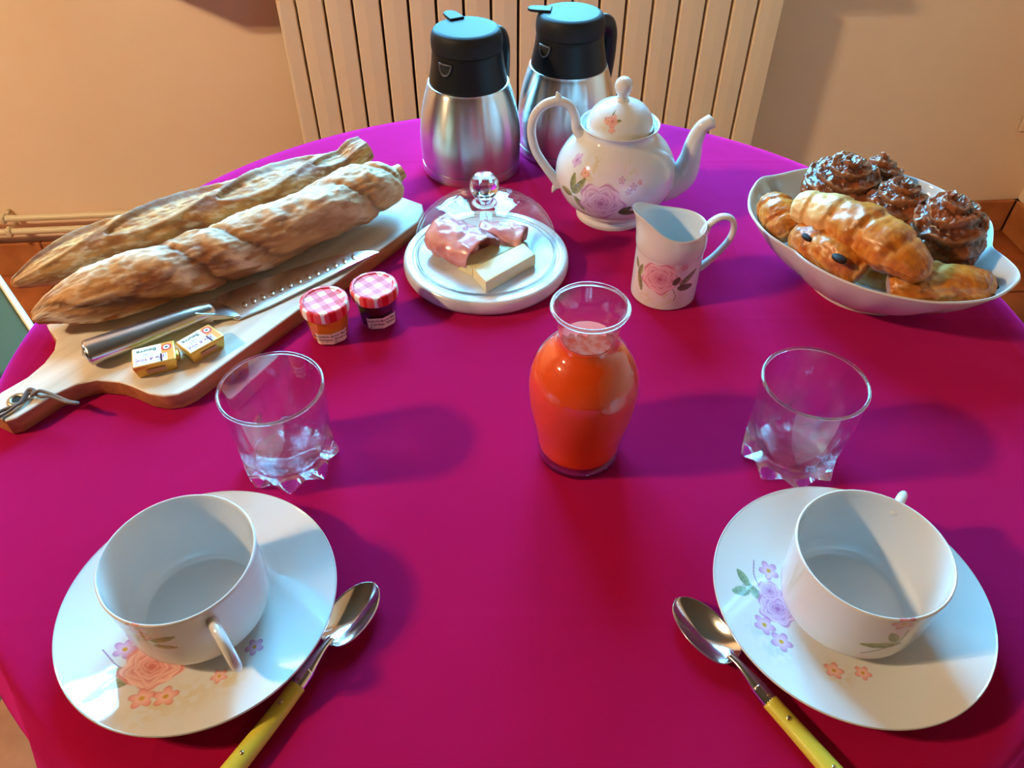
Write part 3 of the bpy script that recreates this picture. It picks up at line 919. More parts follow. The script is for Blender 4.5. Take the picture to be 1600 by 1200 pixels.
part('knob', lathe([tuple(p) for p in cr([(0.0085, 0.1395), (0.0062, 0.1425), (0.0058, 0.1455), (0.0085, 0.1500), (0.0098, 0.1550), (0.0088, 0.1605), (0.0050, 0.1645), (0.0, 0.1655)], 6)], 40), M_porc, ld)
part('spout', tube([(0.050, -0.002, 0.040), (0.066, -0.002, 0.043), (0.0795, -0.002, 0.053), (0.0845, -0.002, 0.072), (0.0860, -0.002, 0.092), (0.0915, -0.002, 0.109), (0.1020, -0.002, 0.1175)],
                   [0.0235, 0.0205, 0.0165, 0.0125, 0.0098, 0.0080, 0.0080], 28, 8, cap=False), M_porc, tp)
sp_in = tube([(0.0918, -0.002, 0.1095), (0.0965, -0.002, 0.1136), (0.1020, -0.002, 0.1175)], [0.0055, 0.0062, 0.0080], 28, 5, cap=True)
part('spout_mouth', sp_in, M_porc, tp)
part('handle', tube([(-0.040, 0.0, 0.098), (-0.0475, 0.0, 0.1065), (-0.0505, 0.0, 0.122), (-0.0580, 0.0, 0.1345), (-0.0700, 0.0, 0.1390), (-0.0850, 0.0, 0.1345), (-0.0960, 0.0, 0.1210), (-0.0985, 0.0, 0.1020), (-0.0930, 0.0, 0.0800), (-0.0815, 0.0, 0.0610), (-0.0700, 0.0, 0.0455), (-0.0635, 0.0, 0.0370)],
                    [0.0075, 0.0058, 0.0050, 0.0050, 0.0052, 0.0052, 0.0052, 0.0052, 0.0052, 0.0052, 0.0058, 0.0070], 18, 8), M_porc, tp)
part('handle_finial', tube([(-0.0700, 0, 0.1400), (-0.0705, 0, 0.1455), (-0.0720, 0, 0.1490)], [0.0055, 0.0032, 0.0008], 12, 4), M_porc, tp)
part('handle_curl', tube([(-0.0660, 0, 0.0420), (-0.0700, 0, 0.0330), (-0.0725, 0, 0.0270)], [0.0052, 0.0036, 0.0010], 12, 4), M_porc, tp)

# ================================================================== MILK JUG
JX, JY = 0.1610, 0.6600
JUG = cr([(0.0315, 0.0), (0.0335, 0.0016), (0.0341, 0.0050), (0.0341, 0.0300), (0.0342, 0.0560), (0.0350, 0.0605), (0.0357, 0.0660), (0.0354, 0.0740), (0.0338, 0.0810), (0.0330, 0.0850)], 8)
def jug_shape(V, rim_z=0.056):
    out = []
    for x, y, z in V:
        r = math.hypot(x, y); a = math.atan2(y, x)
        h = max(0.0, (z - rim_z) / (0.0855 - rim_z))
        dev = (a - PI + PI) % (2 * PI) - PI
        lip = math.exp(-(dev / 0.50) ** 2)
        rise = math.exp(-(dev / 1.0) ** 2)
        r2 = r + 0.0105 * lip * h ** 4.0
        z2 = z + 0.0165 * rise * h ** 2.6 - 0.003 * h * (math.sin(a) ** 2)
        out.append((r2 * math.cos(a), r2 * math.sin(a), z2))
    return out
def jq(u, v):
    a, h = hit_lathe(u, v, JX, JY, JUG)
    return ((a + PI / 2 + PI) % (2 * PI) - PI) * 3.4, h * 100
q = jq
prims_jug = [
    (p_wash, *q(1035, 440), 3.2, PINKL, 0.30, False), (p_wash, *q(1040, 465), 1.6, TAN, 0.7), (p_wash, *q(1010, 465), 1.0, TAN, 0.7), (p_wash, *q(1062, 410), 1.6, PINK, 0.5), (p_wash, *q(1012, 390), 1.2, TAN, 0.8),
    (p_wash, *q(1000, 385), 0.8, LILA, 0.7), (p_flower, *q(1012, 392), 0.5, PE), (p_flower, *q(1058, 408), 0.45, PK), (p_flower, *q(1070, 418), 0.42, PK), (p_flower, *q(1050, 416), 0.36, PK),
    (p_leaf, *q(998, 430), 1.7, 0.38, math.radians(75)), (p_leaf, *q(999, 425), 2.0, 0.40, math.radians(-70)), (p_leaf, *q(998, 418), 1.2, 0.34, math.radians(120)),
    (p_stem, [q(1050, 450), q(1055, 462), q(1052, 470)], 0.04, GREEND),
    (p_rose, *q(1031, 436), 2.05, PK), (p_leaf, *q(1062, 446), 2.4, 0.46, math.radians(38), (GREEN * 0.8, GREEND * 0.8)), (p_leaf, *q(1058, 450), 1.9, 0.50, math.radians(-5), (GREEND, GREEND * 0.5)), (p_leaf, *q(1052, 446), 1.1, 0.40, math.radians(60), (GREEND, GREEND * 0.4))]
jg = empty('milk_jug', (JX, JY, TZ), 0, 'small white porcelain milk jug with pink rose and curled handle', 'jug')
A, F = lathe_np(dense([(0.0, 0.0020), (0.030, 0.0012)] + [tuple(p) for p in JUG] + [(0.0322, 0.0857)], 0.0006), 420)
ph = (np.arctan2(A[:, 1], A[:, 0]) + PI / 2 + PI) % (2 * PI) - PI
cols = do_paint(np.c_[ph * 3.4, A[:, 2] * 100], prims_jug)
cols = np.where((A[:, 2] > 0.0585)[:, None], PORC, cols)
link('body', fast_mesh('body', np.array(jug_shape(A)), F, M_porc_p, cols), jg)
part('inside', (lambda vf: (jug_shape(vf[0]), vf[1]))(lathe([(0.0322, 0.0857), (0.0314, 0.0850), (0.0320, 0.0800), (0.0330, 0.0700), (0.0322, 0.0560), (0.0318, 0.0060), (0.029, 0.0038), (0, 0.0035)], 140)), M_porc, jg)
part('handle', tube([(0.0315, 0, 0.0720), (0.0355, 0, 0.0835), (0.0450, 0, 0.0915), (0.0555, 0, 0.0900), (0.0605, 0, 0.0790), (0.0580, 0, 0.0640), (0.0480, 0, 0.0470), (0.0395, 0, 0.0365), (0.0330, 0, 0.0310)],
                    [0.0045, 0.0034, 0.0031, 0.0031, 0.0031, 0.0031, 0.0031, 0.0034, 0.0040], 16, 8, flat=1.5), M_porc, jg)

# ================================================================== THERMOS JUGS
TH = cr([(0.0615, 0.0), (0.0630, 0.0012), (0.0634, 0.0040), (0.0634, 0.0130)], 4)
TH2 = cr([(0.0634, 0.0142), (0.0640, 0.0280), (0.0643, 0.0420), (0.0634, 0.0560), (0.0610, 0.0720), (0.0570, 0.0900), (0.0525, 0.1050), (0.0500, 0.1115)], 10)
def thermos(x, y, spout_az, tab_az, label):
    t = empty('thermos_jug', (x, y, TZ), 0, label, 'thermos', 'steel thermos jugs')
    part('base_ring', lathe([(0.0, 0.002)] + [tuple(p) for p in TH] + [(0.0622, 0.0134)], 120), M_steel, t, auto=40)
    part('body', lathe([(0.0618, 0.0134)] + [tuple(p) for p in TH2] + [(0.0497, 0.1135), (0.0480, 0.1140), (0.045, 0.1125)], 160), M_steel, t, auto=50)
    co = part('collar', lathe([tuple(p) for p in cr([(0.0478, 0.1100), (0.0482, 0.1150), (0.0470, 0.1210), (0.0440, 0.1360), (0.0422, 0.1500)], 6)] + [(0.0415, 0.1525), (0.038, 0.1530)], 120), M_black, t, auto=50)
    a = spout_az
    # pouring opening on the collar: grey trim round a flat black patch for the shade inside
    def onc(s, z, off=0.0):
        r = float(np.interp(z, [0.1150, 0.1210, 0.1360, 0.1500], [0.0482, 0.0470, 0.0440, 0.0422])) + off
        q_ = a + s / r
        return (r * math.cos(q_), r * math.sin(q_), z)
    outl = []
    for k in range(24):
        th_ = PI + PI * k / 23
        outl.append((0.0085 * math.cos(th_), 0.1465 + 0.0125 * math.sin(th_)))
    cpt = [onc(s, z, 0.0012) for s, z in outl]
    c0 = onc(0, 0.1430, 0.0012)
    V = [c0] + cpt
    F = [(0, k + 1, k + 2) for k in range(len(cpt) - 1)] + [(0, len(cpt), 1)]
    part('spout_shade', (V, F), M_opening_shade, co, smooth=False)
    part('spout_trim', tube([onc(s, z, 0.0012) for s, z in outl] + [onc(0.0085, 0.1468, 0.002), onc(0, 0.1472, 0.0032), onc(-0.0085, 0.1468, 0.002)], 0.0011, 8, 2), M_rimgrey, co)
    li = part('lid', lathe([(0.038, 0.1530)] + [tuple(p) for p in cr([(0.0424, 0.1535), (0.0428, 0.1600), (0.0422, 0.1675), (0.0400, 0.1735), (0.0360, 0.1762), (0.0300, 0.1768), (0.0, 0.1768)], 6)], 120), M_blacklid, t, auto=50)
    ca, sa = math.cos(tab_az), math.sin(tab_az)
    def tr_(vf):
        return [(ca * p[0] - sa * p[1], sa * p[0] + ca * p[1], p[2]) for p in vf[0]], vf[1]
    tabp = [(0.024, -0.009), (0.040, -0.009), (0.049, -0.0075), (0.0525, -0.004), (0.0535, 0.0), (0.0525, 0.004), (0.049, 0.0075), (0.040, 0.009), (0.024, 0.009)]
    part('thumb_tab', tr_(prism(tabp, 0.1762, 0.1795, 0.0012)), M_blacklid, li, smooth=False)
    h = a + PI
    r = lambda d, z: (d * math.cos(h), d * math.sin(h), z)
    part('handle', tube([r(0.040, 0.146), r(0.056, 0.150), r(0.068, 0.146), r(0.0745, 0.134), r(0.0755, 0.112), r(0.074, 0.090), r(0.0715, 0.072)],
                        [0.0085, 0.0085, 0.0085, 0.0082, 0.0080, 0.0078, 0.0070], 16, 8, flat=1.35), M_black, t)
    return t
thermos(-0.0536, 0.9360, math.radians(236), math.radians(118), 'brushed steel thermos jug with black lid, directly behind the glass dome')
thermos(0.0720, 0.9870, math.radians(222), math.radians(172), 'brushed steel thermos jug with black lid, partly behind the teapot')

# ================================================================== CARAFE OF JUICE
CX, CY = 0.0566, 0.4366
CAR = cr([(0.0325, 0.0), (0.0340, 0.0015), (0.0345, 0.0050), (0.0388, 0.0340), (0.0427, 0.0530), (0.0446, 0.0700), (0.0447, 0.0830), (0.0430, 0.0930), (0.0400, 0.1005), (0.0360, 0.1075), (0.0310, 0.1140), (0.0255, 0.1190), (0.0228, 0.1240), (0.0221, 0.1300), (0.0238, 0.1400), (0.0262, 0.1490), (0.0284, 0.1555)], 6)
cf = empty('carafe', (CX, CY, TZ), 0, 'clear glass carafe with flared neck at the middle of the table', 'carafe')
part('wall', lathe([tuple(p) for p in CAR if p[1] > 0.004], 128), M_carafe, cf)
part('neck_inside', lathe([(p[0] - 0.0018, p[1]) for p in CAR if p[1] > 0.1262], 128), M_thin, cf)
part('rim', lathe([(0.0278 + 0.0016 * math.cos(t_), 0.1556 + 0.0016 * math.sin(t_)) for t_ in np.linspace(0, 2 * PI, 13)], 96), M_heavy, cf)
part('base', lathe([(0, 0.0022), (0.024, 0.0015), (0.029, 0.0)] + [tuple(p) for p in CAR if p[1] <= 0.006] + [(0.0330, 0.0085), (0.0300, 0.0098), (0, 0.0092)], 96), M_heavy, cf, auto=50)
ju = empty('orange_juice', (CX, CY, TZ), 0, 'red orange juice filling the glass carafe up to its neck', 'juice')
inn = [(max(0.0, p[0] - 0.0019), p[1]) for p in CAR if 0.0125 < p[1] < 0.1235]
part('liquid', lathe([(0, 0.0100), (inn[0][0] - 0.004, 0.0102), (inn[0][0] - 0.0012, 0.0115)] + inn + [(0.0205, 0.1255), (0, 0.1253)], 110), M_juice, ju, auto=60)
_fo = [(0.0198 * math.cos(t_), 0.0198 * math.sin(t_)) for t_ in np.linspace(math.radians(-192), math.radians(12), 40)]
_fo += [(x_, 0.0035 + 0.0022 * math.sin(x_ * 900) + 0.0012 * math.sin(x_ * 2300)) for x_ in np.linspace(0.0175, -0.0175, 26)]
part('foam', prism(_fo, 0.1254, 0.1264, 0.0003, 1), M_foam, ju, auto=40)

# ================================================================== TUMBLERS
def tumbler(x, y, rz, h, label):
    t = empty('tumbler', (x, y, TZ), rz, label, 'glass', 'water tumblers')
    n = 256
    def orad(a, z):
        k = sstep(0.046, 0.004, np.array(z)) if False else float(np.clip((0.046 - z) / 0.042, 0, 1))
        k = k * k * (3 - 2 * k)
        tw = 9.0 * z
        lob = (1 - abs(math.sin(4 * (a + tw)))) ** 0.85
        base = 0.0362 + (0.0410 - 0.0362) * (z / h)
        return base * (1 + k * (0.15 * lob - 0.045))
    zs = [0.0, 0.003, 0.007, 0.011, 0.015, 0.019, 0.023, 0.027, 0.031, 0.036, 0.041, 0.046, 0.06, h - 0.003, h]
    V, F = [], []
    for z in zs:
        for i in range(n):
            a = 2 * PI * i / n
            r = orad(a, z)
            lob = (1 - abs(math.sin(4 * (a + 9.0 * z)))) ** 0.85
            zz = z + 0.0065 * (1 - lob ** 0.8) * max(0, 1 - z / 0.016)
            if z == 0.0: r *= 0.93
            V.append((r * math.cos(a), r * math.sin(a), zz))
    ins = [(0.0410 - 0.0012, h + 0.0012), (0.0410 - 0.0024, h), (0.0404 - 0.0024, h * 0.75), (0.0395 - 0.0026, 0.046), (0.0345, 0.030), (0.0322, 0.021), (0.0290, 0.0165), (0.0235, 0.0148), (0.010, 0.0142)]
    for r, z in ins:
        for i in range(n):
            a = 2 * PI * i / n
            V.append((r * math.cos(a), r * math.sin(a), z))
    rows = len(zs) + len(ins)
    for k in range(rows - 1):
        for i in range(n):
            j = (i + 1) % n
            F.append((k * n + i, k * n + j, (k + 1) * n + j, (k + 1) * n + i))
    c = len(V); V.append((0, 0, 0.0142))
    for i in range(n): F.append(((rows - 1) * n + i, (rows - 1) * n + (i + 1) % n, c))
    c = len(V); V.append((0, 0, 0.0085))
    b0 = len(V)
    for i in range(n):
        a = 2 * PI * i / n
        V.append((0.024 * math.cos(a), 0.024 * math.sin(a), 0.0078))
    for i in range(n):
        j = (i + 1) % n
        F.append((b0 + i, b0 + j, j, i)); F.append((c, b0 + j, b0 + i))
    part('body', (V, F), M_heavy, t, auto=18)
    part('rim', lathe([(0.0398 + 0.00125 * math.cos(t_), h + 0.0004 + 0.00125 * math.sin(t_)) for t_ in np.linspace(0, 2 * PI, 11)], 96), M_heavy, t)
tumbler(-0.1868, 0.4253, 0.2, 0.0855, 'empty faceted tumbler beside the bread board')
tumbler(0.2352, 0.4288, 0.0, 0.0875, 'empty faceted tumbler in front of the pastry bowl')

# ================================================================== CHEESE DOME
DX, DY = -0.0285, 0.7060
mb = part('marble_board', lathe([(0, 0.0), (0.084, 0.0), (0.0885, 0.002)] + [tuple(p) for p in cr([(0.0905, 0.006), (0.0908, 0.010), (0.0900, 0.0150), (0.0880, 0.0176), (0.085, 0.0180)], 5)] + [(0.0806, 0.0180), (0.0800, 0.0168), (0.0742, 0.0168), (0.0736, 0.0180), (0, 0.0180)], 128), M_marble, None, auto=45, loc=(DX, DY, TZ))
tag(mb, 'round white marble board under the glass dome', 'board')
dm = empty('glass_dome', (DX, DY, TZ + 0.0170), 0, 'clear glass dome with ball knob covering ham and cheese', 'dome')
DO = cr([(0.0768, 0.0), (0.0768, 0.012), (0.0748, 0.026), (0.0690, 0.0395), (0.0590, 0.0500), (0.0440, 0.0580), (0.0250, 0.0625), (0.0100, 0.0638)], 8)
part('bell', lathe([tuple(p) for p in DO] + [(0, 0.0640)], 128), M_dome, dm)
part('bell_inner', lathe([(max(p[0] - 0.0022, 0), max(0, p[1] - 0.002)) for p in DO] + [(0, 0.062)], 128), M_dome, dm)
part('rim', lathe([(0.0757 + 0.0014 * math.cos(t_), 0.0014 + 0.0014 * math.sin(t_)) for t_ in np.linspace(0, 2 * PI, 11)], 128), M_heavy, dm)
part('knob', lathe([tuple(p) for p in cr([(0.0135, 0.0636), (0.0100, 0.0660), (0.0085, 0.0695), (0.0092, 0.0720), (0.0128, 0.0752), (0.0150, 0.0825), (0.0138, 0.0900), (0.0085, 0.0955), (0.0, 0.0970)], 6)], 64), M_glass, dm)

def sheet(path, width, thick, ripple, seed, nseg=10):
    """a soft folded slice: cross-section curve path (list of 2-D points), swept along its width with sag"""
    P = cr([(p[0], 0, p[1]) for p in path], nseg)
    T_, N_, B_ = frames(P)
    m = 28
    V, F = [], []
    nP = len(P)
    def surf(side):
        for i in range(nP):
            for j in range(m):
                t = j / (m - 1) - 0.5
                nn = fbm(np.array([[i * 0.16, t * 6, seed]]), 3, seed)[0] - 0.5
                w = width * (1 - 0.18 * (2 * i / (nP - 1) - 1) ** 2)
                nrm = np.cross(T_[i], [0, 1, 0]); nrm /= np.linalg.norm(nrm)
                rd = (1 - (abs(2 * t)) ** 8)
                p = P[i] + np.array([0.006 * nn, t * w, ripple * nn - 0.010 * (2 * t) ** 4 * 0]) + nrm * side * thick / 2 * rd
                V.append(p)
    surf(1); surf(-1)
    o = nP * m
    for i in range(nP - 1):
        for j in range(m - 1):
            a, b_ = i * m + j, i * m + j + 1
            c, d = (i + 1) * m + j + 1, (i + 1) * m + j
            F.append((a, b_, c, d)); F.append((o + d, o + c, o + b_, o + a))
    for j in range(m - 1):
        F.append((j + 1, j, o + j, o + j + 1)); e_ = (nP - 1) * m
        F.append((e_ + j, e_ + j + 1, o + e_ + j + 1, o + e_ + j))
    for i in range(nP - 1):
        a, d = i * m, (i + 1) * m
        F.append((a, d, o + d, o + a))
        a, d = i * m + m - 1, (i + 1) * m + m - 1
        F.append((d, a, o + a, o + d))
    return V, F
zb = TZ + 0.0182
p = at(722, 376, 0.035)
hm = empty('ham_slice', (p[0], p[1], zb), math.radians(48), 'rolled pink ham slice beside the cheese under the glass dome, nearer one', 'ham', 'ham slices under the dome')
part('meat', sheet([(-0.020, 0.001), (-0.026, 0.010), (-0.024, 0.022), (-0.012, 0.030), (0.004, 0.031), (0.018, 0.026), (0.024, 0.014), (0.020, 0.003), (0.008, 0.0015), (-0.008, 0.0015)], 0.068, 0.0028, 0.007, 3), M_ham, hm)
part('filling', tube([(0.0, -0.020, 0.013), (0, 0, 0.0145), (0.0, 0.020, 0.013)], [0.006, 0.0118, 0.0118, 0.006], 16, 4, flat=1.3), M_ham, hm)
p = at(785, 366, 0.03)
hm = empty('ham_slice', (p[0], p[1], zb), math.radians(-15), 'folded pink ham slice at the back under the glass dome', 'ham', 'ham slices under the dome')
part('meat', xf(sheet([(-0.016, 0.001), (-0.019, 0.010), (-0.012, 0.019), (0.002, 0.021), (0.013, 0.016), (0.016, 0.006), (0.008, 0.0015), (-0.006, 0.0015)], 0.052, 0.0028, 0.006, 9), Matrix.Rotation(PI / 2, 4, 'Z')), M_ham, hm)
part('filling', tube([(-0.014, 0, 0.009), (0, 0, 0.010), (0.014, 0, 0.009)], [0.004, 0.0078, 0.0078, 0.004], 14, 4, flat=1.3), M_ham, hm)

def cheese(quad, ztop, th, label):
    Q = [at(u, v, ztop)[:2] for u, v in quad]
    c = np.mean(Q, axis=0)
    o = empty('cheese_slice', (c[0], c[1], TZ + ztop - th), 0, label, 'cheese', 'cheese slices under the dome')
    part('paste', prism([tuple(q_ - c) for q_ in Q], 0, th, 0.0012, 2), M_cheese, o, auto=50)
    a, b_ = Q[2] - c, Q[1] - c
    return o
cheese([(738, 419), (817, 379), (798, 366), (715, 408)][::-1], 0.0300, 0.0117, 'pale yellow cheese slice touching the ham, slightly lower one')
cheese([(759, 441), (837, 397), (818, 379), (739, 418)][::-1], 0.0325, 0.0142, 'pale yellow cheese slice in front, thicker one nearer the viewer')

# ================================================================== JAM JARS
def jam_jar(x, y, rz, label, jam, lines, small):
    j = empty('jam_jar', (x, y, TZ), 0, label, 'jar', 'miniature jam jars')
    prof = [(0.0165, 0.0), (0.0186, 0.0012), (0.0192, 0.004), (0.0200, 0.012), (0.0208, 0.020), (0.0214, 0.027), (0.0216, 0.0305), (0.0205, 0.0325), (0.0203, 0.035)]
    n = 120
    def fac(vf, k=1.0):
        out = []
        for px_, py_, z in vf[0]:
            r = math.hypot(px_, py_); a = math.atan2(py_, px_)
            if r > 1e-6:
                m = (a - rz) % (2 * PI / 10) - PI / 10
                ff = 1 / math.cos(m) * math.cos(PI / 10)
                blend = 1.0 if z < 0.024 else max(0.0, 1 - (z - 0.024) / 0.006)
                r2 = r * (1 + blend * (ff * 1.03 - 1))
                px_, py_ = px_ * r2 / r, py_ * r2 / r
            out.append((px_, py_, z))
        return out, vf[1]
    part('glass_body', fac(lathe([(0, 0.0006)] + prof, n)), M_thin, j, auto=20)
    part('jam', fac(lathe([(0, 0.0035)] + [(max(r - 0.0017, 0), z + 0.003 * (z < 0.002)) for r, z in prof if z <= 0.031] + [(0, 0.0308)], n)), jam, j, auto=20)
    # label wrapped round the facets
    def wrap(s, z, off):
        r0 = float(np.interp(z, [q_[1] for q_ in prof], [q_[0] for q_ in prof]))
        a = rz + s / 0.0202
        return fac(([(r0 * math.cos(a), r0 * math.sin(a), z)], []))[0][0], a, off
    def wp(s, z, off):
        p_, a, o_ = wrap(s, z, off)
        return (p_[0] + math.cos(a) * o_, p_[1] + math.sin(a) * o_, p_[2])
    lw = 0.0165
    lab = gridsurf(41, 9, lambda i, k: wp(-lw + 2 * lw * i / 40, 0.0028 + 0.0142 * k / 8, 0.0004))
    lo = part('label', lab, M_label, j, auto=20)
    for tx, size, s0, z0_ in lines:
        tv = text_vf(tx, size, 0.35, 0.00006)
        part('lettering', ([wp(s0 + p_[0], z0_ + p_[1], 0.0006) for p_ in tv[0]], tv[1]), M_ink, lo, smooth=False)
    lp_ = [(0.0200, 0.0318), (0.0226, 0.0316)] + [tuple(p_) for p_ in cr([(0.0233, 0.0325), (0.0236, 0.0350), (0.0236, 0.0405), (0.0232, 0.0428), (0.0220, 0.0436)], 4)] + [(0.0198, 0.0436), (0.0190, 0.0428), (0.0182, 0.0426), (0, 0.0428)]
    part('lid', lathe(lp_, 96), M_lid, j, auto=40, rot=(0, 0, rz + 0.35))
jam_jar(-0.1818, 0.5895, math.radians(-72), 'miniature jar of orange marmalade with red gingham lid', M_jam_o,
        [('Marmelade Bonne Maman', 0.0036, 0, 0.0136), ('Oranges Amères', 0.0046, 0, 0.0092), ('30 g', 0.0030, 0.004, 0.0052)], None)
jam_jar(-0.1370, 0.6135, math.radians(-66), 'miniature jar of dark cherry jam with red gingham lid', M_jam_d,
        [('Confiture Bonne Maman', 0.0036, 0, 0.0136), ('Cerises Noires', 0.0046, 0.001, 0.0090), ('30 g', 0.0028, -0.012, 0.0048)], None)

# ================================================================== BREAD BOARD
BZ = 0.018
nr = at(672, 323, BZ)[:2]
axis = (at(654, 345, BZ) - at(300, 606, BZ))[:2]; axis /= np.linalg.norm(axis)
perp = np.array([-axis[1], axis[0]])
BW = 0.182
top_px = [(654, 346), (300, 606), (278, 616), (255, 619), (232, 615), (205, 603), (185, 597), (150, 594), (120, 600), (85, 616), (45, 641), (25, 653), (8, 658)]
outl = [at(u, v, BZ)[:2] for u, v in top_px]
outl += [at(-14, 648, BZ)[:2], at(-18, 632, BZ)[:2], at(0, 613, BZ)[:2], at(42, 589, BZ)[:2], at(68, 567, BZ)[:2], at(84, 546, BZ)[:2], at(87, 530, BZ)[:2], at(75, 514, BZ)[:2]]
far0 = outl[1] + perp * BW - axis * 0.012
outl += [at(60, 506, BZ)[:2] * 0.6 + far0 * 0.4, far0 + axis * 0.01]
far1 = nr + perp * BW
outl += [far1 - axis * 0.012, far1 - perp * 0.012, nr + perp * 0.012, nr - axis * 0.012]
oc = np.mean(outl, axis=0)
ang = math.atan2(axis[1], axis[0])
R2 = np.array([[math.cos(-ang), -math.sin(-ang)], [math.sin(-ang), math.cos(-ang)]])
def bl(p_): return R2 @ (np.asarray(p_)[:2] - oc)
bd = empty('bread_board', (oc[0], oc[1], TZ), ang, 'long pale wooden board with rounded handle under the baguettes and knife', 'cutting board')
lo_ = [tuple(bl(p_)) for p_ in outl]
bo_ = prism(lo_, 0.0, BZ, 0.0022, 3)
me = new_mesh('body', bo_[0], bo_[1], True, [M_board, M_board_edge], auto=50)
for pg in me.polygons:
    pg.material_index = 0 if pg.normal.z > 0.5 else 1
link('body', me, bd)
hc = bl(at(27, 625, BZ))
gm = part('grommet', lathe([(0.0042, 0.0003), (0.0045, 0.0012), (0.0062, 0.0016), (0.0082, 0.0010), (0.0086, 0.0001), (0.0042, 0.0001)], 32), M_grommet, bd, loc=(hc[0], hc[1], BZ))
part('hole_shade', lathe([(0, 0.0004), (0.0043, 0.0004)], 24), M_opening_shade, gm)  # flat black disc painted in place of the shaded opening
cpx = [(-10, 650), (5, 640), (22, 634), (32, 629), (40, 618), (47, 611), (55, 613), (50, 620), (62, 614), (75, 615), (90, 620), (105, 626), (122, 629)]
czz = [0.004, 0.0025, 0.003, 0.003, 0.004, 0.005, 0.005, 0.004, 0.0055, 0.004, 0.003, 0.0026, 0.0022]
part('cord', tube([(*bl(at(u, v, BZ + 0.003)), BZ + h_) for (u, v), h_ in zip(cpx, czz)], 0.0016, 8, 5), M_cord, bd)
cpx = [(122, 630), (108, 630), (92, 624), (76, 620), (62, 619), (48, 614), (36, 624), (26, 634), (8, 645), (-10, 655)]
part('cord', tube([(*bl(at(u, v, BZ + 0.003)), BZ + 0.0024 + 0.0012 * (k % 2)) for k, (u, v) in enumerate(cpx)], 0.0014, 8, 5), M_cord, bd)

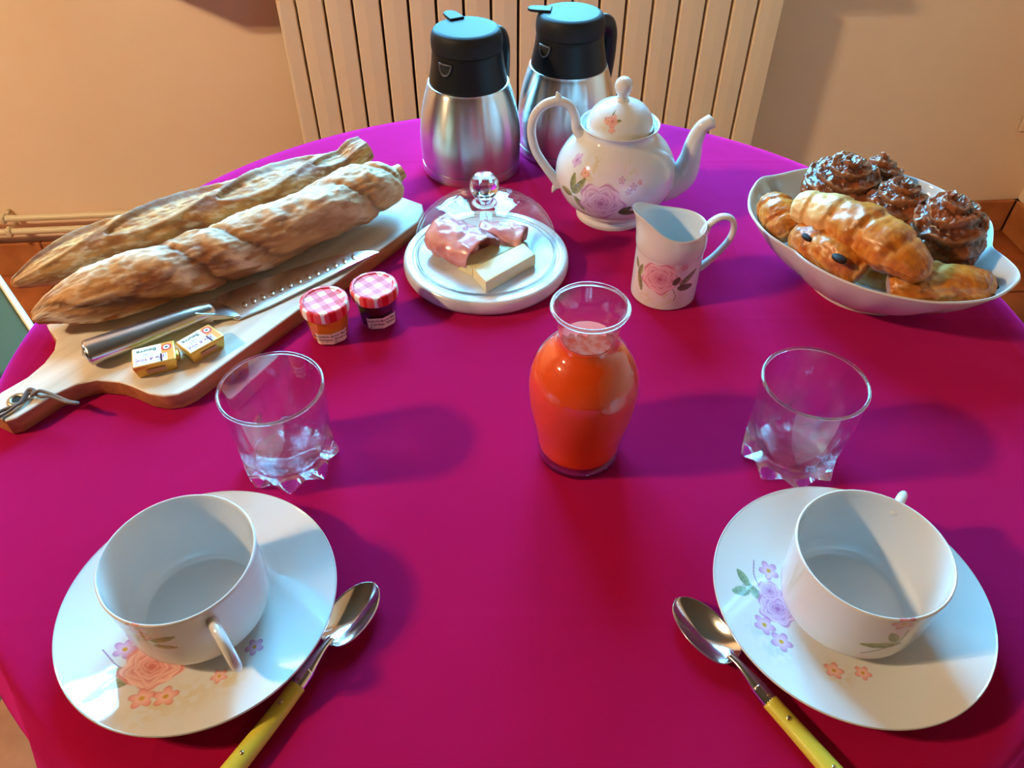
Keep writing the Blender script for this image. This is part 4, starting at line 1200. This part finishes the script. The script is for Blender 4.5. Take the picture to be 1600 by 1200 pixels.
# ================================================================== BAGUETTES
def baguette(px, zs, rad, seed, label, kind):
    ctrl = [at(u, v, z) for (u, v), z in zip(px, zs)]
    P = cr(ctrl, 26)
    nP = len(P); m = 120
    R = np.interp(np.linspace(0, 1, nP), np.linspace(0, 1, len(rad)), rad)
    ker = np.ones(9) / 9; R = np.convolve(np.pad(R, 4, mode='edge'), ker, 'valid')
    R[0] *= 0.25; R[1] *= 0.55; R[2] *= 0.78; R[-1] *= 0.3; R[-2] *= 0.6; R[-3] *= 0.82
    T_, _, _ = frames(P)
    S = np.concatenate([[0], np.cumsum(np.linalg.norm(np.diff(P, axis=0), axis=1))])
    side = np.cross(T_, [0, 0, 1.0]); side /= np.linalg.norm(side, axis=1)[:, None]
    upv = np.cross(side, T_)
    A_ = np.linspace(0, 2 * PI, m, endpoint=False)
    s = np.repeat(S, m); a = np.tile(A_, nP); Rr = np.repeat(R, m)
    ca, sa = np.cos(a), np.sin(a)       # ca towards the viewer's side, sa up
    N3 = np.c_[s * 34, ca * 2.2 + seed, sa * 2.2]
    n1 = fbm(N3, 5, seed); n2 = fbm(np.c_[s * 120, ca * 8, sa * 8 + seed], 4, seed + 3)
    rr = Rr * (1 + 0.10 * (n1 - 0.5) + 0.05 * (n2 - 0.5))
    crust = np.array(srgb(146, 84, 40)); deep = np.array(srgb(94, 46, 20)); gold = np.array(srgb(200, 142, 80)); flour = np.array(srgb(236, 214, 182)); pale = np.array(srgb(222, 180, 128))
    if kind == 'twist':
        tw = a + s * 36.0 + 0.9 * np.sin(s * 31 + 1.0)
        ph_ = (tw / (2 * PI) * 2.0 + 0.25 * (n1 - 0.5)) % 1.0
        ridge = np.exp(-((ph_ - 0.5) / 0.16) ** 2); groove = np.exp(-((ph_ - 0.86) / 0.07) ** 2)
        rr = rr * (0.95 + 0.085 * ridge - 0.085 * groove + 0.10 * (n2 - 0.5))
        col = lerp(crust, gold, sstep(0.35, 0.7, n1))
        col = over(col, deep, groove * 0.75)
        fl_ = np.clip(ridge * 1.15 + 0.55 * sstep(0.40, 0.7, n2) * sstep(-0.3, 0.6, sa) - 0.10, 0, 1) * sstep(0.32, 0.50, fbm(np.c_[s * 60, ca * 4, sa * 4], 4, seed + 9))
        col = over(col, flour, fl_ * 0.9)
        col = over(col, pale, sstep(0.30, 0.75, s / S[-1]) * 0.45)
    else:
        # long slashes opened by the oven: torn lips with a golden hollow
        ph_ = (s * 8.6 - 0.16 * (a - PI / 2) + 0.1)
        k = np.floor(ph_); f = ph_ - k
        cen = PI / 2 - 0.10 + 0.55 * (f - 0.5)
        dv = a - cen
        open_ = np.sin(PI * f) ** 0.6
        wd_ = 0.50 * open_ + 1e-3
        hol = np.exp(-(dv / wd_) ** 4)
        lip = np.exp(-((dv - wd_ * 1.25) / 0.12) ** 2) * open_
        lip2 = np.exp(-((dv + wd_ * 1.25) / 0.12) ** 2) * open_
        rr = rr * (1 - 0.19 * hol * (0.75 + 0.9 * (n2 - 0.5)) + 0.14 * lip + 0.08 * lip2)
        col = lerp(crust, gold, sstep(0.35, 0.65, n1))
        col = over(col, flour, sstep(0.48, 0.68, n2) * 0.5 * (1 - hol))
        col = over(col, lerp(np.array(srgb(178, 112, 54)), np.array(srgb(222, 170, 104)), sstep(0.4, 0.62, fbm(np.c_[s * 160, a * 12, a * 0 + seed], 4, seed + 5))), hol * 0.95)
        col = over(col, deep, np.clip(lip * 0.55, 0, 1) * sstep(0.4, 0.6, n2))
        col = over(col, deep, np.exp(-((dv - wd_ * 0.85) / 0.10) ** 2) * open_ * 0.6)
    low = sa * rr
    sq = np.where(sa < 0, 0.80, 1.0)    # flatter underneath
    V = np.repeat(P, m, axis=0) + np.repeat(side, m, axis=0) * (ca * rr)[:, None] + np.repeat(upv, m, axis=0) * (sa * rr * sq)[:, None]
    F = [(i * m + j, i * m + (j + 1) % m, (i + 1) * m + (j + 1) % m, (i + 1) * m + j) for i in range(nP - 1) for j in range(m)]
    F = [f_[::-1] for f_ in F]
    F.append(tuple(range(m))); F.append(tuple((nP - 1) * m + j for j in range(m))[::-1])
    c = P.mean(axis=0); c[2] = 0
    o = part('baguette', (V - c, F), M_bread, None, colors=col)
    o.location = (c[0], c[1], TZ)
    tag(o, label, 'bread', 'baguettes on the board')
    return o
baguette([(50, 500), (95, 481), (165, 459), (260, 428), (360, 395), (460, 354), (545, 313), (596, 290), (616, 276), (629, 267)],
         [0.040, 0.040, 0.044, 0.047, 0.048, 0.049, 0.050, 0.050, 0.052, 0.055], [0.006, 0.018, 0.028, 0.031, 0.032, 0.033, 0.034, 0.034, 0.028, 0.011, 0.010], 3,
         'floury twisted baguette nearer the knife on the wooden board', 'twist')
baguette([(18, 446), (70, 425), (140, 400), (230, 372), (320, 345), (410, 315), (480, 286), (530, 262), (556, 244), (574, 232)],
         [0.046, 0.046, 0.046, 0.046, 0.046, 0.047, 0.047, 0.050, 0.056, 0.060], [0.005, 0.016, 0.024, 0.030, 0.032, 0.032, 0.031, 0.026, 0.0165, 0.0185, 0.015], 11,
         'crusty slashed baguette with torn golden cuts, on the far side of the board', 'slash')

# ================================================================== KNIFE
kb, kt = at(138, 553, 0.028), at(594, 397, 0.0205)
kd = (kt - kb)[:2]; KL = np.linalg.norm(kd); kd /= KL
kn = empty('kitchen_knife', (kb[0], kb[1], TZ + BZ + 0.0), math.atan2(kd[1], kd[0]), 'steel santoku knife with dimpled blade lying beside the baguettes', 'knife')
def kloc(u, v, z):
    d = (at(u, v, z) - kb)[:2]
    return np.array([d @ kd, d @ np.array([-kd[1], kd[0]])])
heel = kloc(371, 499, 0.0205)
edge = [kloc(u, v, 0.0205) for u, v in ((371, 499), (420, 479), (470, 455), (520, 431), (560, 412), (584, 401), (594, 397))]
bx0 = heel[0]
spine = [(KL - 0.006, 0.006), (KL - 0.022, 0.014), (KL - 0.050, 0.019), (KL - 0.090, 0.021), (bx0 - 0.006, 0.021), (bx0 - 0.008, heel[1] + 0.012)]
bp_ = [tuple(p_) for p_ in edge] + spine
_bl = prism(bp_, 0.0, 0.0018, 0.0003, 1)
def tilt(vs_): return [(p_[0], p_[1], p_[2] + 0.0010 + max(0.0, (p_[1] - heel[1])) * 0.13) for p_ in vs_]
part('blade', (tilt(_bl[0]), _bl[1]), M_blade, kn, auto=40)
dim = lathe([(0.0, 0.0003), (0.0018, 0.00025), (0.0026, 0.0)], 20)
dim = ([(p_[0] * 0.95, p_[1] * 1.9, p_[2]) for p_ in dim[0]], dim[1])
dm_me = new_mesh('hollow', dim[0], dim[1], True, M_polish)
for k in range(13):
    u = 382 + k * 14.2; v = 478 - k * 6.05
    d_ = kloc(u, v, 0.0215)
    if d_[0] < KL - 0.012:
        link('hollow', dm_me, kn, (d_[0], d_[1], tilt([(d_[0], d_[1], 0.0018)])[0][2]), (0.13, 0, -0.25))
hx = bx0 - 0.004
_bs = prism([(hx - 0.030, -0.0078), (hx - 0.016, -0.0085), (hx - 0.006, -0.0125), (hx + 0.001, heel[1] + 0.004), (hx + 0.0045, heel[1]), (hx + 0.0085, heel[1] + 0.001), (hx + 0.002, 0.018), (hx - 0.004, 0.0205), (hx - 0.016, 0.0135), (hx - 0.030, 0.0125)], 0.0, 1.0, 0.0)
def bol(p_):
    k_ = np.clip((p_[0] - (hx - 0.030)) / 0.032, 0, 1)
    lo2, hi2 = 0.0026 + 0.0 * k_, 0.0168 - 0.0118 * k_ ** 0.8
    return (p_[0], p_[1], (lo2 if p_[2] < 0.5 else hi2))
_bb = bmesh.new(); _bvv = [_bb.verts.new(bol(p_)) for p_ in _bs[0]]
for f_ in _bs[1]: _bb.faces.new([_bvv[q_] for q_ in f_])
bmesh.ops.bevel(_bb, geom=_bb.edges[:], offset=0.0014, segments=3, profile=0.5, affect='EDGES')
part('bolster', bm_to_vf(_bb), M_satin, kn, auto=50)
part('handle', tube([(hx - 0.012, 0.0028, 0.0080), (hx - 0.040, 0.001, 0.0105), (hx - 0.085, -0.001, 0.0112), (0.018, -0.0005, 0.0112), (0.0, 0, 0.0112)],
                    [0.0100, 0.0120, 0.0138, 0.0148, 0.0150], 28, 8, flat=0.72), M_satin, kn)
part('handle_end', xf(lathe([(0.0, 0.0030), (0.0105, 0.0022), (0.0145, 0.0), (0.0, 0.0)], 32), Matrix.Translation((-0.0005, 0, 0.0112)) @ Matrix.Rotation(-PI / 2, 4, 'Y') @ Matrix.Diagonal((0.72, 1.0, 1.0, 1.0))), M_polish, kn)

# ================================================================== BUTTER PORTIONS
def butter(quad, label):
    zt = BZ + 0.0145
    Q = [at(u, v, zt)[:2] for u, v in quad]     # far-left, far-right, near-right, near-left
    c = np.mean(Q, axis=0)
    ex = ((Q[1] - Q[0]) + (Q[2] - Q[3])) / 2; W_ = np.linalg.norm(ex); ex = ex / W_
    D_ = abs(np.cross(ex, (Q[3] - Q[0] + Q[2] - Q[1]) / 2))
    o = empty('butter_portion', (c[0], c[1], TZ + BZ), math.atan2(ex[1], ex[0]), label, 'butter', 'wrapped butter portions')
    w2, d2 = W_ / 2, D_ / 2
    # block narrower at the foot, wrapper folded over
    V = []
    bm = bmesh.new()
    lo4 = [bm.verts.new((sx_ * (w2 - 0.0022), sy_ * (d2 - 0.0022), 0.0)) for sx_, sy_ in ((-1, -1), (1, -1), (1, 1), (-1, 1))]
    hi4 = [bm.verts.new((sx_ * w2, sy_ * d2, 0.0145)) for sx_, sy_ in ((-1, -1), (1, -1), (1, 1), (-1, 1))]
    bm.faces.new(lo4[::-1]); bm.faces.new(hi4)
    for i in range(4): bm.faces.new((lo4[i], lo4[(i + 1) % 4], hi4[(i + 1) % 4], hi4[i]))
    bmesh.ops.bevel(bm, geom=bm.edges[:], offset=0.0011, segments=2, profile=0.5, affect='EDGES')
    part('wrapper', bm_to_vf(bm), M_foilside, o, auto=40)
    zt_ = 0.01455
    def flat(name, x0_, x1_, y0_, y1_, z_, mat, par):
        return part(name, ([(x0_, y0_, z_), (x1_, y0_, z_), (x1_, y1_, z_), (x0_, y1_, z_)], [(0, 1, 2, 3)]), mat, par, smooth=False)
    pr_ = flat('print', -w2 + 0.0012, w2 - 0.0014, -d2 + 0.0012, d2 - 0.0012, zt_ + 0.00005, M_porange, o)
    flat('print_panel', -w2 + 0.0014, w2 * 0.38, -d2 + 0.0016, d2 - 0.0014, zt_ + 0.0001, M_pwhite, pr_)
    flat('print_panel', w2 * 0.30, w2 * 0.62, -d2 + 0.0016, -d2 * 0.15, zt_ + 0.0001, M_pwhite, pr_)
    R180 = Matrix.Rotation(PI, 4, 'Z')
    def letter(tx, size, x_, y_, mat, sh=0.0, bold=0.0):
        tv = xf(text_vf(tx, size, sh, bold), R180)
        part('lettering', ([(p_[0] + x_, p_[1] + y_, zt_ + 0.00025) for p_ in tv[0]], tv[1]), mat, pr_, smooth=False)
    letter('Elle & Vire', 0.0056, -w2 * 0.12, -d2 * 0.42, M_ppurple, 0.3, 0.00005)
    letter('Le Bon', 0.0028, -w2 * 0.30, d2 * 0.10, M_pgreen)
    letter('Beurre', 0.0062, -w2 * 0.30, d2 * 0.50, M_pgreen, 0.0, 0.0001)
    x0_, x1_, y0_, y1_ = -w2 * 0.80, w2 * 0.56, -d2 * 0.72, -d2 * 0.12
    t_ = 0.00035
    fr_ = join(*[([(a0, b0, zt_ + 0.0002), (a1, b0, zt_ + 0.0002), (a1, b1, zt_ + 0.0002), (a0, b1, zt_ + 0.0002)], [(0, 1, 2, 3)])
                 for a0, a1, b0, b1 in ((x0_, x1_, y0_, y0_ + t_), (x0_, x1_, y1_ - t_, y1_), (x0_, x0_ + t_, y0_, y1_), (x1_ - t_, x1_, y0_, y1_))])
    part('print_border', fr_, M_ppurple, pr_, smooth=False)
    sl_ = lathe([(0.0, 0), (0.0046, 0)], 28)
    part('seal', sl_, M_pred, pr_, smooth=False, loc=(w2 * 0.62, d2 * 0.42, zt_ + 0.0002))
    part('seal_centre', lathe([(0.0, 0), (0.0029, 0)], 24), M_pwhite, pr_, smooth=False, loc=(w2 * 0.62, d2 * 0.42, zt_ + 0.0003))
    part('seal_mark', lathe([(0.0, 0), (0.0016, 0)], 5), M_pgreen, pr_, smooth=False, loc=(w2 * 0.62, d2 * 0.42, zt_ + 0.0004))
    # side print on the near long face
    part('side_print', ([(-w2 * 0.45, -d2 + 0.0004, 0.0045), (w2 * 0.45, -d2 + 0.0004, 0.0045), (w2 * 0.45, -d2 - 0.0003 + 0.0001, 0.0095), (-w2 * 0.45, -d2 - 0.0003 + 0.0001, 0.0095)], [(0, 1, 2, 3)]), pmat('side_print', srgb(196, 130, 84), 0.45), o, smooth=False)
    part('folded_end', prism([(w2 - 0.001, -d2 * 0.5), (w2 + 0.0022, -d2 * 0.35), (w2 + 0.0022, d2 * 0.35), (w2 - 0.001, d2 * 0.5)], 0.004, 0.0112, 0.0006, 1), M_foilside, o)
butter([(202, 547), (270, 531), (277, 560), (208, 576)], 'gold wrapped butter portion nearer the knife handle end')
butter([(273, 535), (326, 505), (350, 524), (297, 554)], 'gold wrapped butter portion nearer the knife blade')

# ================================================================== SPOONS
def spoon(tip, neck, label):
    t_, n_ = at(*tip, 0.008), at(*neck, 0.008)
    d = (t_ - n_)[:2]; Lb = np.linalg.norm(d); d /= Lb
    o = empty('spoon', (n_[0], n_[1], TZ), math.atan2(d[1], d[0]), label, 'spoon', 'yellow handled teaspoons')
    nu, nv = 41, 25
    def f(i, j, off=0.0):
        s = 0.5 - 0.5 * math.cos(PI * i / (nu - 1)); t = 2 * j / (nv - 1) - 1
        w = 0.0160 * math.sqrt(max(0.0, 1 - (2 * s ** 0.86 - 1) ** 2)) * (1 - 0.10 * (1 - s)) + 0.0026 * (1 - s) ** 6
        dep = 0.0085 * math.sin(PI * s ** 0.9) ** 0.8
        z = 0.0105 - 0.0020 * s - dep * (1 - t * t) + off
        return (s * Lb, t * w, max(z, 0.0012 + off))
    bw = gridsurf(nu, nv, lambda i, j: f(i, j))
    bo2 = part('bowl', bw, M_polish, o)
    mo = bo2.modifiers.new('thickness', 'SOLIDIFY'); mo.thickness = 0.001; mo.offset = -1
    part('neck', tube([(0.004, 0, 0.0098), (-0.004, 0, 0.0110), (-0.014, 0, 0.0102), (-0.0235, 0, 0.0085)], [0.0028, 0.0027, 0.0040, 0.0056], 18, 6, flat=0.62), M_polish, o)
    part('bolster', tube([(-0.0215, 0, 0.0086), (-0.027, 0, 0.0078), (-0.0335, 0, 0.0070)], [0.0057, 0.0058, 0.0058], 18, 4, flat=0.78), M_polish, o)
    hd = part('handle', tube([(-0.0325, 0, 0.0070), (-0.055, 0, 0.0065), (-0.085, 0.0008, 0.0066), (-0.112, 0.0016, 0.0066), (-0.120, 0.0018, 0.0066)], [0.0058, 0.0061, 0.0068, 0.0074, 0.0058], 20, 8, flat=0.80), M_yellow, o)
    for xr in (-0.030, -0.0475, -0.083):
        rv = part('rivet', lathe([(0, 0.0007), (0.0013, 0.0005), (0.0016, 0.0)], 16), M_rivet, hd, loc=(xr, 0.0006 if xr < -0.04 else 0, 0.0117 if xr < -0.04 else 0.0114))
spoon((584, 912), (513, 1006), 'yellow handled teaspoon beside the saucer with the peach rose')
spoon((1058, 936), (1146, 1032), 'yellow handled teaspoon beside the saucer with the lilac flowers')

# ================================================================== PASTRY BOWL
BX, BY = 0.383, 0.680
bowl = empty('pastry_bowl', (BX, BY, TZ), 0, 'white porcelain bowl with wavy notched rim full of pastries', 'bowl')
_bt = sorted([(12, .112), (-6, .108), (-18, .103), (-28, .116), (-43, .133), (-62, .132), (-77, .127), (-103, .118), (-127, .114), (-148, .112), (-160, .108), (-174, .122), (165, .136), (150, .142), (138, .143), (125, .138), (110, .134), (95, .132), (75, .130), (55, .126), (35, .119)])
_ba = np.radians([t_[0] for t_ in _bt]); _br = np.array([t_[1] for t_ in _bt])
_aa = np.concatenate([_ba - 2 * PI, _ba, _ba + 2 * PI]); _rr = np.tile(_br, 3)
_fine = np.linspace(-PI, PI, 721); _fr = np.interp(_fine, _aa, _rr)
_k = np.hanning(19); _k /= _k.sum()
_fr = np.convolve(np.concatenate([_fr[-10:-1], _fr, _fr[1:10]]), _k, 'valid')
def bowl_r(a):
    """rim outline: rounded oblong with bracket-shaped notches"""
    return float(np.interp((a + PI) % (2 * PI) - PI, _fine, _fr))
def bowl_z(a):
    z = 0.0
    for ac, h_ in ((-18, -0.002), (2, 0.006), (-40, 0.004), (140, 0.006), (-160, -0.002)):
        d = (a - math.radians(ac) + PI) % (2 * PI) - PI
        z += h_ * math.exp(-(d / 0.16) ** 2)
    return z
def bowl_surf(prof, k0=0.0):
    n = 288
    V, F = [], []
    for q_, z in prof:
        for i in range(n):
            a = 2 * PI * i / n
            wv = np.clip((q_ - 0.50) / 0.5, 0, 1)
            r = q_ * (0.118 + wv * (bowl_r(a) - 0.118))
            flute = 0.0011 * math.cos(16 * a) * np.clip((q_ - 0.5) * 3, 0, 1) * np.clip((1.0 - q_) * 8, 0, 1)
            V.append(((r + flute) * math.cos(a), (r + flute) * math.sin(a), z + wv ** 2 * bowl_z(a)))
    for k in range(len(prof) - 1):
        for i in range(n):
            j = (i + 1) % n
            F.append((k * n + i, k * n + j, (k + 1) * n + j, (k + 1) * n + i))
    return V, F
outp = [tuple(p_) for p_ in cr([(0.50, 0.0), (0.515, 0.0), (0.525, 0.004), (0.56, 0.0075), (0.68, 0.0165), (0.80, 0.030), (0.90, 0.044), (0.965, 0.056), (1.0, 0.0645)], 6)]
inp_ = [tuple(p_) for p_ in cr([(1.0, 0.0645), (0.992, 0.0662), (0.978, 0.0645), (0.945, 0.0565), (0.88, 0.0450), (0.78, 0.0325), (0.66, 0.0200), (0.50, 0.0120), (0.25, 0.0090), (0.02, 0.0085)], 6)]
part('outside', bowl_surf(outp), M_porc, bowl)
part('inside', bowl_surf(inp_), M_porc, bowl)
part('foot', lathe([(0, 0.003), (0.055, 0.002), (0.0588, 0.0), (0.0592, 0.0)], 96), M_porc, bowl)

GOLD, AMBER, BROWN, CREAM = (np.array(srgb(*c_)) for c_ in ((216, 138, 46), (188, 96, 26), (116, 52, 18), (238, 198, 132)))
def pastry(name, ctrl, rad, seed, seg, label, flat=1.0, roll=0.0, chocs=(), group='viennoiseries in the bowl', cream=0.0, lump=0.16, shift=0.0):
    ctrl = [np.array(c_, float) for c_ in ctrl]
    P = cr(ctrl, 16); nP = len(P); m = 72
    t = np.linspace(0, 1, nP)
    R = np.interp(t, np.linspace(0, 1, len(rad)), rad)
    ker = np.ones(7) / 7; R = np.convolve(np.pad(R, 3, mode='edge'), ker, 'valid')
    R[0] *= 0.35; R[1] *= 0.72; R[2] *= 0.9; R[-1] *= 0.35; R[-2] *= 0.72; R[-3] *= 0.9
    T_, _, _ = frames(P)
    side = np.cross(T_, [0, 0, 1.0]); side /= np.linalg.norm(side, axis=1)[:, None]
    upv = np.cross(side, T_)
    a = np.tile(np.linspace(0, 2 * PI, m, endpoint=False), nP); tt = np.repeat(t, m)
    ca, sa = np.cos(a), np.sin(a); Rr = np.repeat(R, m)
    n1 = fbm(np.c_[tt * 7, ca * 1.6 + seed, sa * 1.6], 4, seed); n2 = fbm(np.c_[tt * 26, ca * 5, sa * 5 + seed], 4, seed + 2)
    ph_ = tt * seg + 0.10 * np.sin(a * 2 + seed) + 0.22 * np.sin(a + 0.6) + 0.22 * (n1 - 0.5)
    f = ph_ % 1.0
    step = f ** 0.6 * (1 - sstep(0.88, 1.0, f))
    rr = Rr * (0.90 + lump * step + 0.26 * (n1 - 0.5) + 0.18 * (n2 - 0.5))
    lines = 0.5 + 0.5 * np.sin(ph_ * 2 * PI * 5 + n1 * 6)
    col = lerp(AMBER, GOLD, sstep(0.3, 0.7, n1 + 0.2 * lines - 0.1))
    col = over(col, BROWN, sstep(0.35, 0.95, f) * sstep(-0.2, 0.7, sa) * 0.75 * sstep(0.36, 0.56, n2))
    col = over(col, BROWN, sstep(0.50, 0.66, n1) * sstep(-0.1, 0.7, sa) * 0.45)
    col = over(col, CREAM, np.clip((1 - sstep(0.0, 0.20, f)) * 0.5 + sstep(0.55, 0.75, n2) * 0.25, 0, 1))
    if cream: col = over(col, CREAM, (1 - sstep(cream * 0.6, cream, tt)) * 0.75)
    rr = rr * (1 + 0.012 * (lines - 0.5))
    V = np.repeat(P, m, axis=0) + np.repeat(side, m, axis=0) * (ca * rr)[:, None] + np.repeat(upv, m, axis=0) * (sa * rr * flat)[:, None]
    F = [(i * m + (j + 1) % m, i * m + j, (i + 1) * m + j, (i + 1) * m + (j + 1) % m) for i in range(nP - 1) for j in range(m)]
    F.append(tuple(range(m))); F.append(tuple((nP - 1) * m + j for j in range(m))[::-1])
    c = P.mean(axis=0)
    o = empty(name, (c[0], c[1], TZ + c[2]), 0, label, 'pastry', group)
    part('dough', (V - c, F), M_pastry, o, colors=col)
    for (p0, p1, r_) in chocs:
        p0, p1 = np.array(p0), np.array(p1); pm = (p0 + p1) / 2 - c; dd = p1 - p0; az_ = math.atan2(dd[1], dd[0])
        el = lathe([(r_ * math.sin(t_), -r_ * math.cos(t_)) for t_ in np.linspace(0, PI, 9)], 14)
        part('chocolate', xf(el, Matrix.Rotation(az_, 4, 'Z') @ Matrix.Diagonal((1.35, 0.9, 0.5, 1.0))), M_choc, o, loc=(pm[0], pm[1] + 0.001, pm[2] - 0.0022))
    return o

def bun(u, v, z, R, H, tilt, rz, seed, label):
    c = at(u, v, z)
    m, nP = 150, 120
    prof = cr([(0.02, 1.0), (0.14, 0.985), (0.30, 0.93), (0.50, 0.83), (0.72, 0.70), (0.90, 0.56), (0.99, 0.40), (1.0, 0.22), (0.95, 0.06), (0.80, 0.0), (0.4, 0.0), (0.02, 0.0)], 12)
    nP = len(prof)
    rr0, zz0 = prof[:, 0], prof[:, 1]
    Tn = np.gradient(prof, axis=0); Tn /= np.linalg.norm(Tn, axis=1)[:, None]
    nr_, nz_ = -Tn[:, 1], Tn[:, 0]
    arc = np.concatenate([[0], np.cumsum(np.linalg.norm(np.diff(prof, axis=0), axis=1))]); arc /= arc[-1]
    A_ = np.linspace(0, 2 * PI, m, endpoint=False)
    tt = np.repeat(arc, m); a = np.tile(A_, nP)
    r0, z0_ = np.repeat(rr0, m), np.repeat(zz0, m)
    n1 = fbm(np.c_[np.cos(a) * r0 * 3 + seed, np.sin(a) * r0 * 3, z0_ * 3], 4, seed)
    n2 = fbm(np.c_[np.cos(a) * r0 * 11 + seed, np.sin(a) * r0 * 11, z0_ * 14], 4, seed + 4)
    sp = tt * 8.0 - a / (2 * PI) + 0.75 * (n1 - 0.5)
    f = sp % 1.0
    topw = 1 - sstep(0.42, 0.56, tt)
    saw = (f ** 1.5) * (1 - sstep(0.86, 1.0, f)) * topw
    nrx = -np.repeat(nr_, m) * 0 + np.repeat(Tn[:, 1] * -1, m)
    disp = 0.12 * saw + 0.16 * (n1 - 0.5) + 0.07 * (n2 - 0.5)
    nx_, nz2 = np.repeat(-Tn[:, 1], m), np.repeat(Tn[:, 0], m)
    r1 = r0 + disp * np.clip(np.abs(nx_), 0.3, 1) * sstep(0, 0.12, r0); z1 = z0_ + disp * np.clip(nz2, 0, 1) * 1.0
    taper = 1 - 0.10 * (1 - z0_)
    V = np.c_[R * r1 * taper * np.cos(a), R * r1 * taper * np.sin(a), H * (z1 - 0.5)]
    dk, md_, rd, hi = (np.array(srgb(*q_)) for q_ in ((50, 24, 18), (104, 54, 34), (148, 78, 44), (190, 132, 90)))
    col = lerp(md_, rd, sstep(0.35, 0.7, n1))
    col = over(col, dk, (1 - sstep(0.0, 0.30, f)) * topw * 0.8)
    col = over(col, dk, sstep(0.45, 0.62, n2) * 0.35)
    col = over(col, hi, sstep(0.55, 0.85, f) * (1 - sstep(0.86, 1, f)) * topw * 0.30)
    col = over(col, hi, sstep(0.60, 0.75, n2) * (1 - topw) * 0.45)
    F = [(i * m + (j + 1) % m, i * m + j, (i + 1) * m + j, (i + 1) * m + (j + 1) % m) for i in range(nP - 1) for j in range(m)]
    F = [f_[::-1] for f_ in F]
    F.append(tuple(range(m))[::1]); F.append(tuple((nP - 1) * m + j for j in range(m))[::-1])
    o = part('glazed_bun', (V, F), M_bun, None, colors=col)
    o.location = (c[0], c[1], TZ + c[2]); o.rotation_euler = (tilt[0], tilt[1], rz)
    tag(o, label, 'pastry', 'dark spiral buns in the bowl')
    return o
bun(1316, 287, 0.080, 0.042, 0.058, (0.10, -0.10), 0.4, 2, 'dark brown spiral bun at the back of the bowl, nearest the teapot')
bun(1399, 325, 0.077, 0.036, 0.056, (0.05, 0.05), 2.2, 5, 'dark brown spiral bun between the two others in the bowl')
bun(1477, 358, 0.080, 0.040, 0.066, (0.12, 0.16), 4.0, 8, 'dark glossy spiral bun at the corner of the bowl nearest the wall corner')
bun(1371, 283, 0.062, 0.032, 0.050, (-0.2, 0.3), 1.0, 13, 'dark spiral bun mostly hidden behind the others in the bowl')

pastry('croissant', [at(1240, 318, 0.088), at(1285, 332, 0.090), at(1345, 358, 0.092), at(1400, 392, 0.090), at(1450, 432, 0.078)], [0.015, 0.023, 0.029, 0.027, 0.012], 21, 5, 'long golden croissant lying across the pastries in the middle of the bowl', 0.85, cream=0.42)
pastry('croissant', [at(1203, 315, 0.066), at(1215, 332, 0.066), at(1228, 352, 0.062), at(1238, 372, 0.056)], [0.014, 0.021, 0.021, 0.012], 33, 3, 'small golden croissant tip at the end of the bowl nearest the teapot', 0.95)
pc = [at(1246, 366, 0.064), at(1278, 381, 0.069), at(1316, 402, 0.069), at(1352, 427, 0.062)]
pastry('chocolate_croissant', pc, [0.017, 0.022, 0.023, 0.019], 45, 2, 'golden chocolate croissant with two dark dots, against the near rim of the bowl', 0.9,
       chocs=[(at(1259, 367, 0.0805), at(1269, 371, 0.0825), 0.0056), (at(1308, 398, 0.0850), at(1318, 406, 0.0845), 0.0062)], lump=0.10)
pastry('croissant', [at(1335, 412, 0.036), at(1375, 425, 0.040), at(1430, 432, 0.038)], [0.014, 0.020, 0.014], 71, 3, 'browned croissant mostly hidden low between the other pastries in the bowl', 0.9)
pc = [at(1385, 448, 0.052), at(1420, 444, 0.058), at(1475, 441, 0.060), at(1522, 444, 0.058), at(1548, 447, 0.056)]
pastry('chocolate_croissant', pc, [0.016, 0.021, 0.022, 0.020, 0.014], 57, 2, 'golden chocolate croissant with its filled end showing, at the near right corner of the bowl', 0.80,
       chocs=[(at(1546, 442, 0.060), at(1556, 449, 0.056), 0.0055)], lump=0.14)
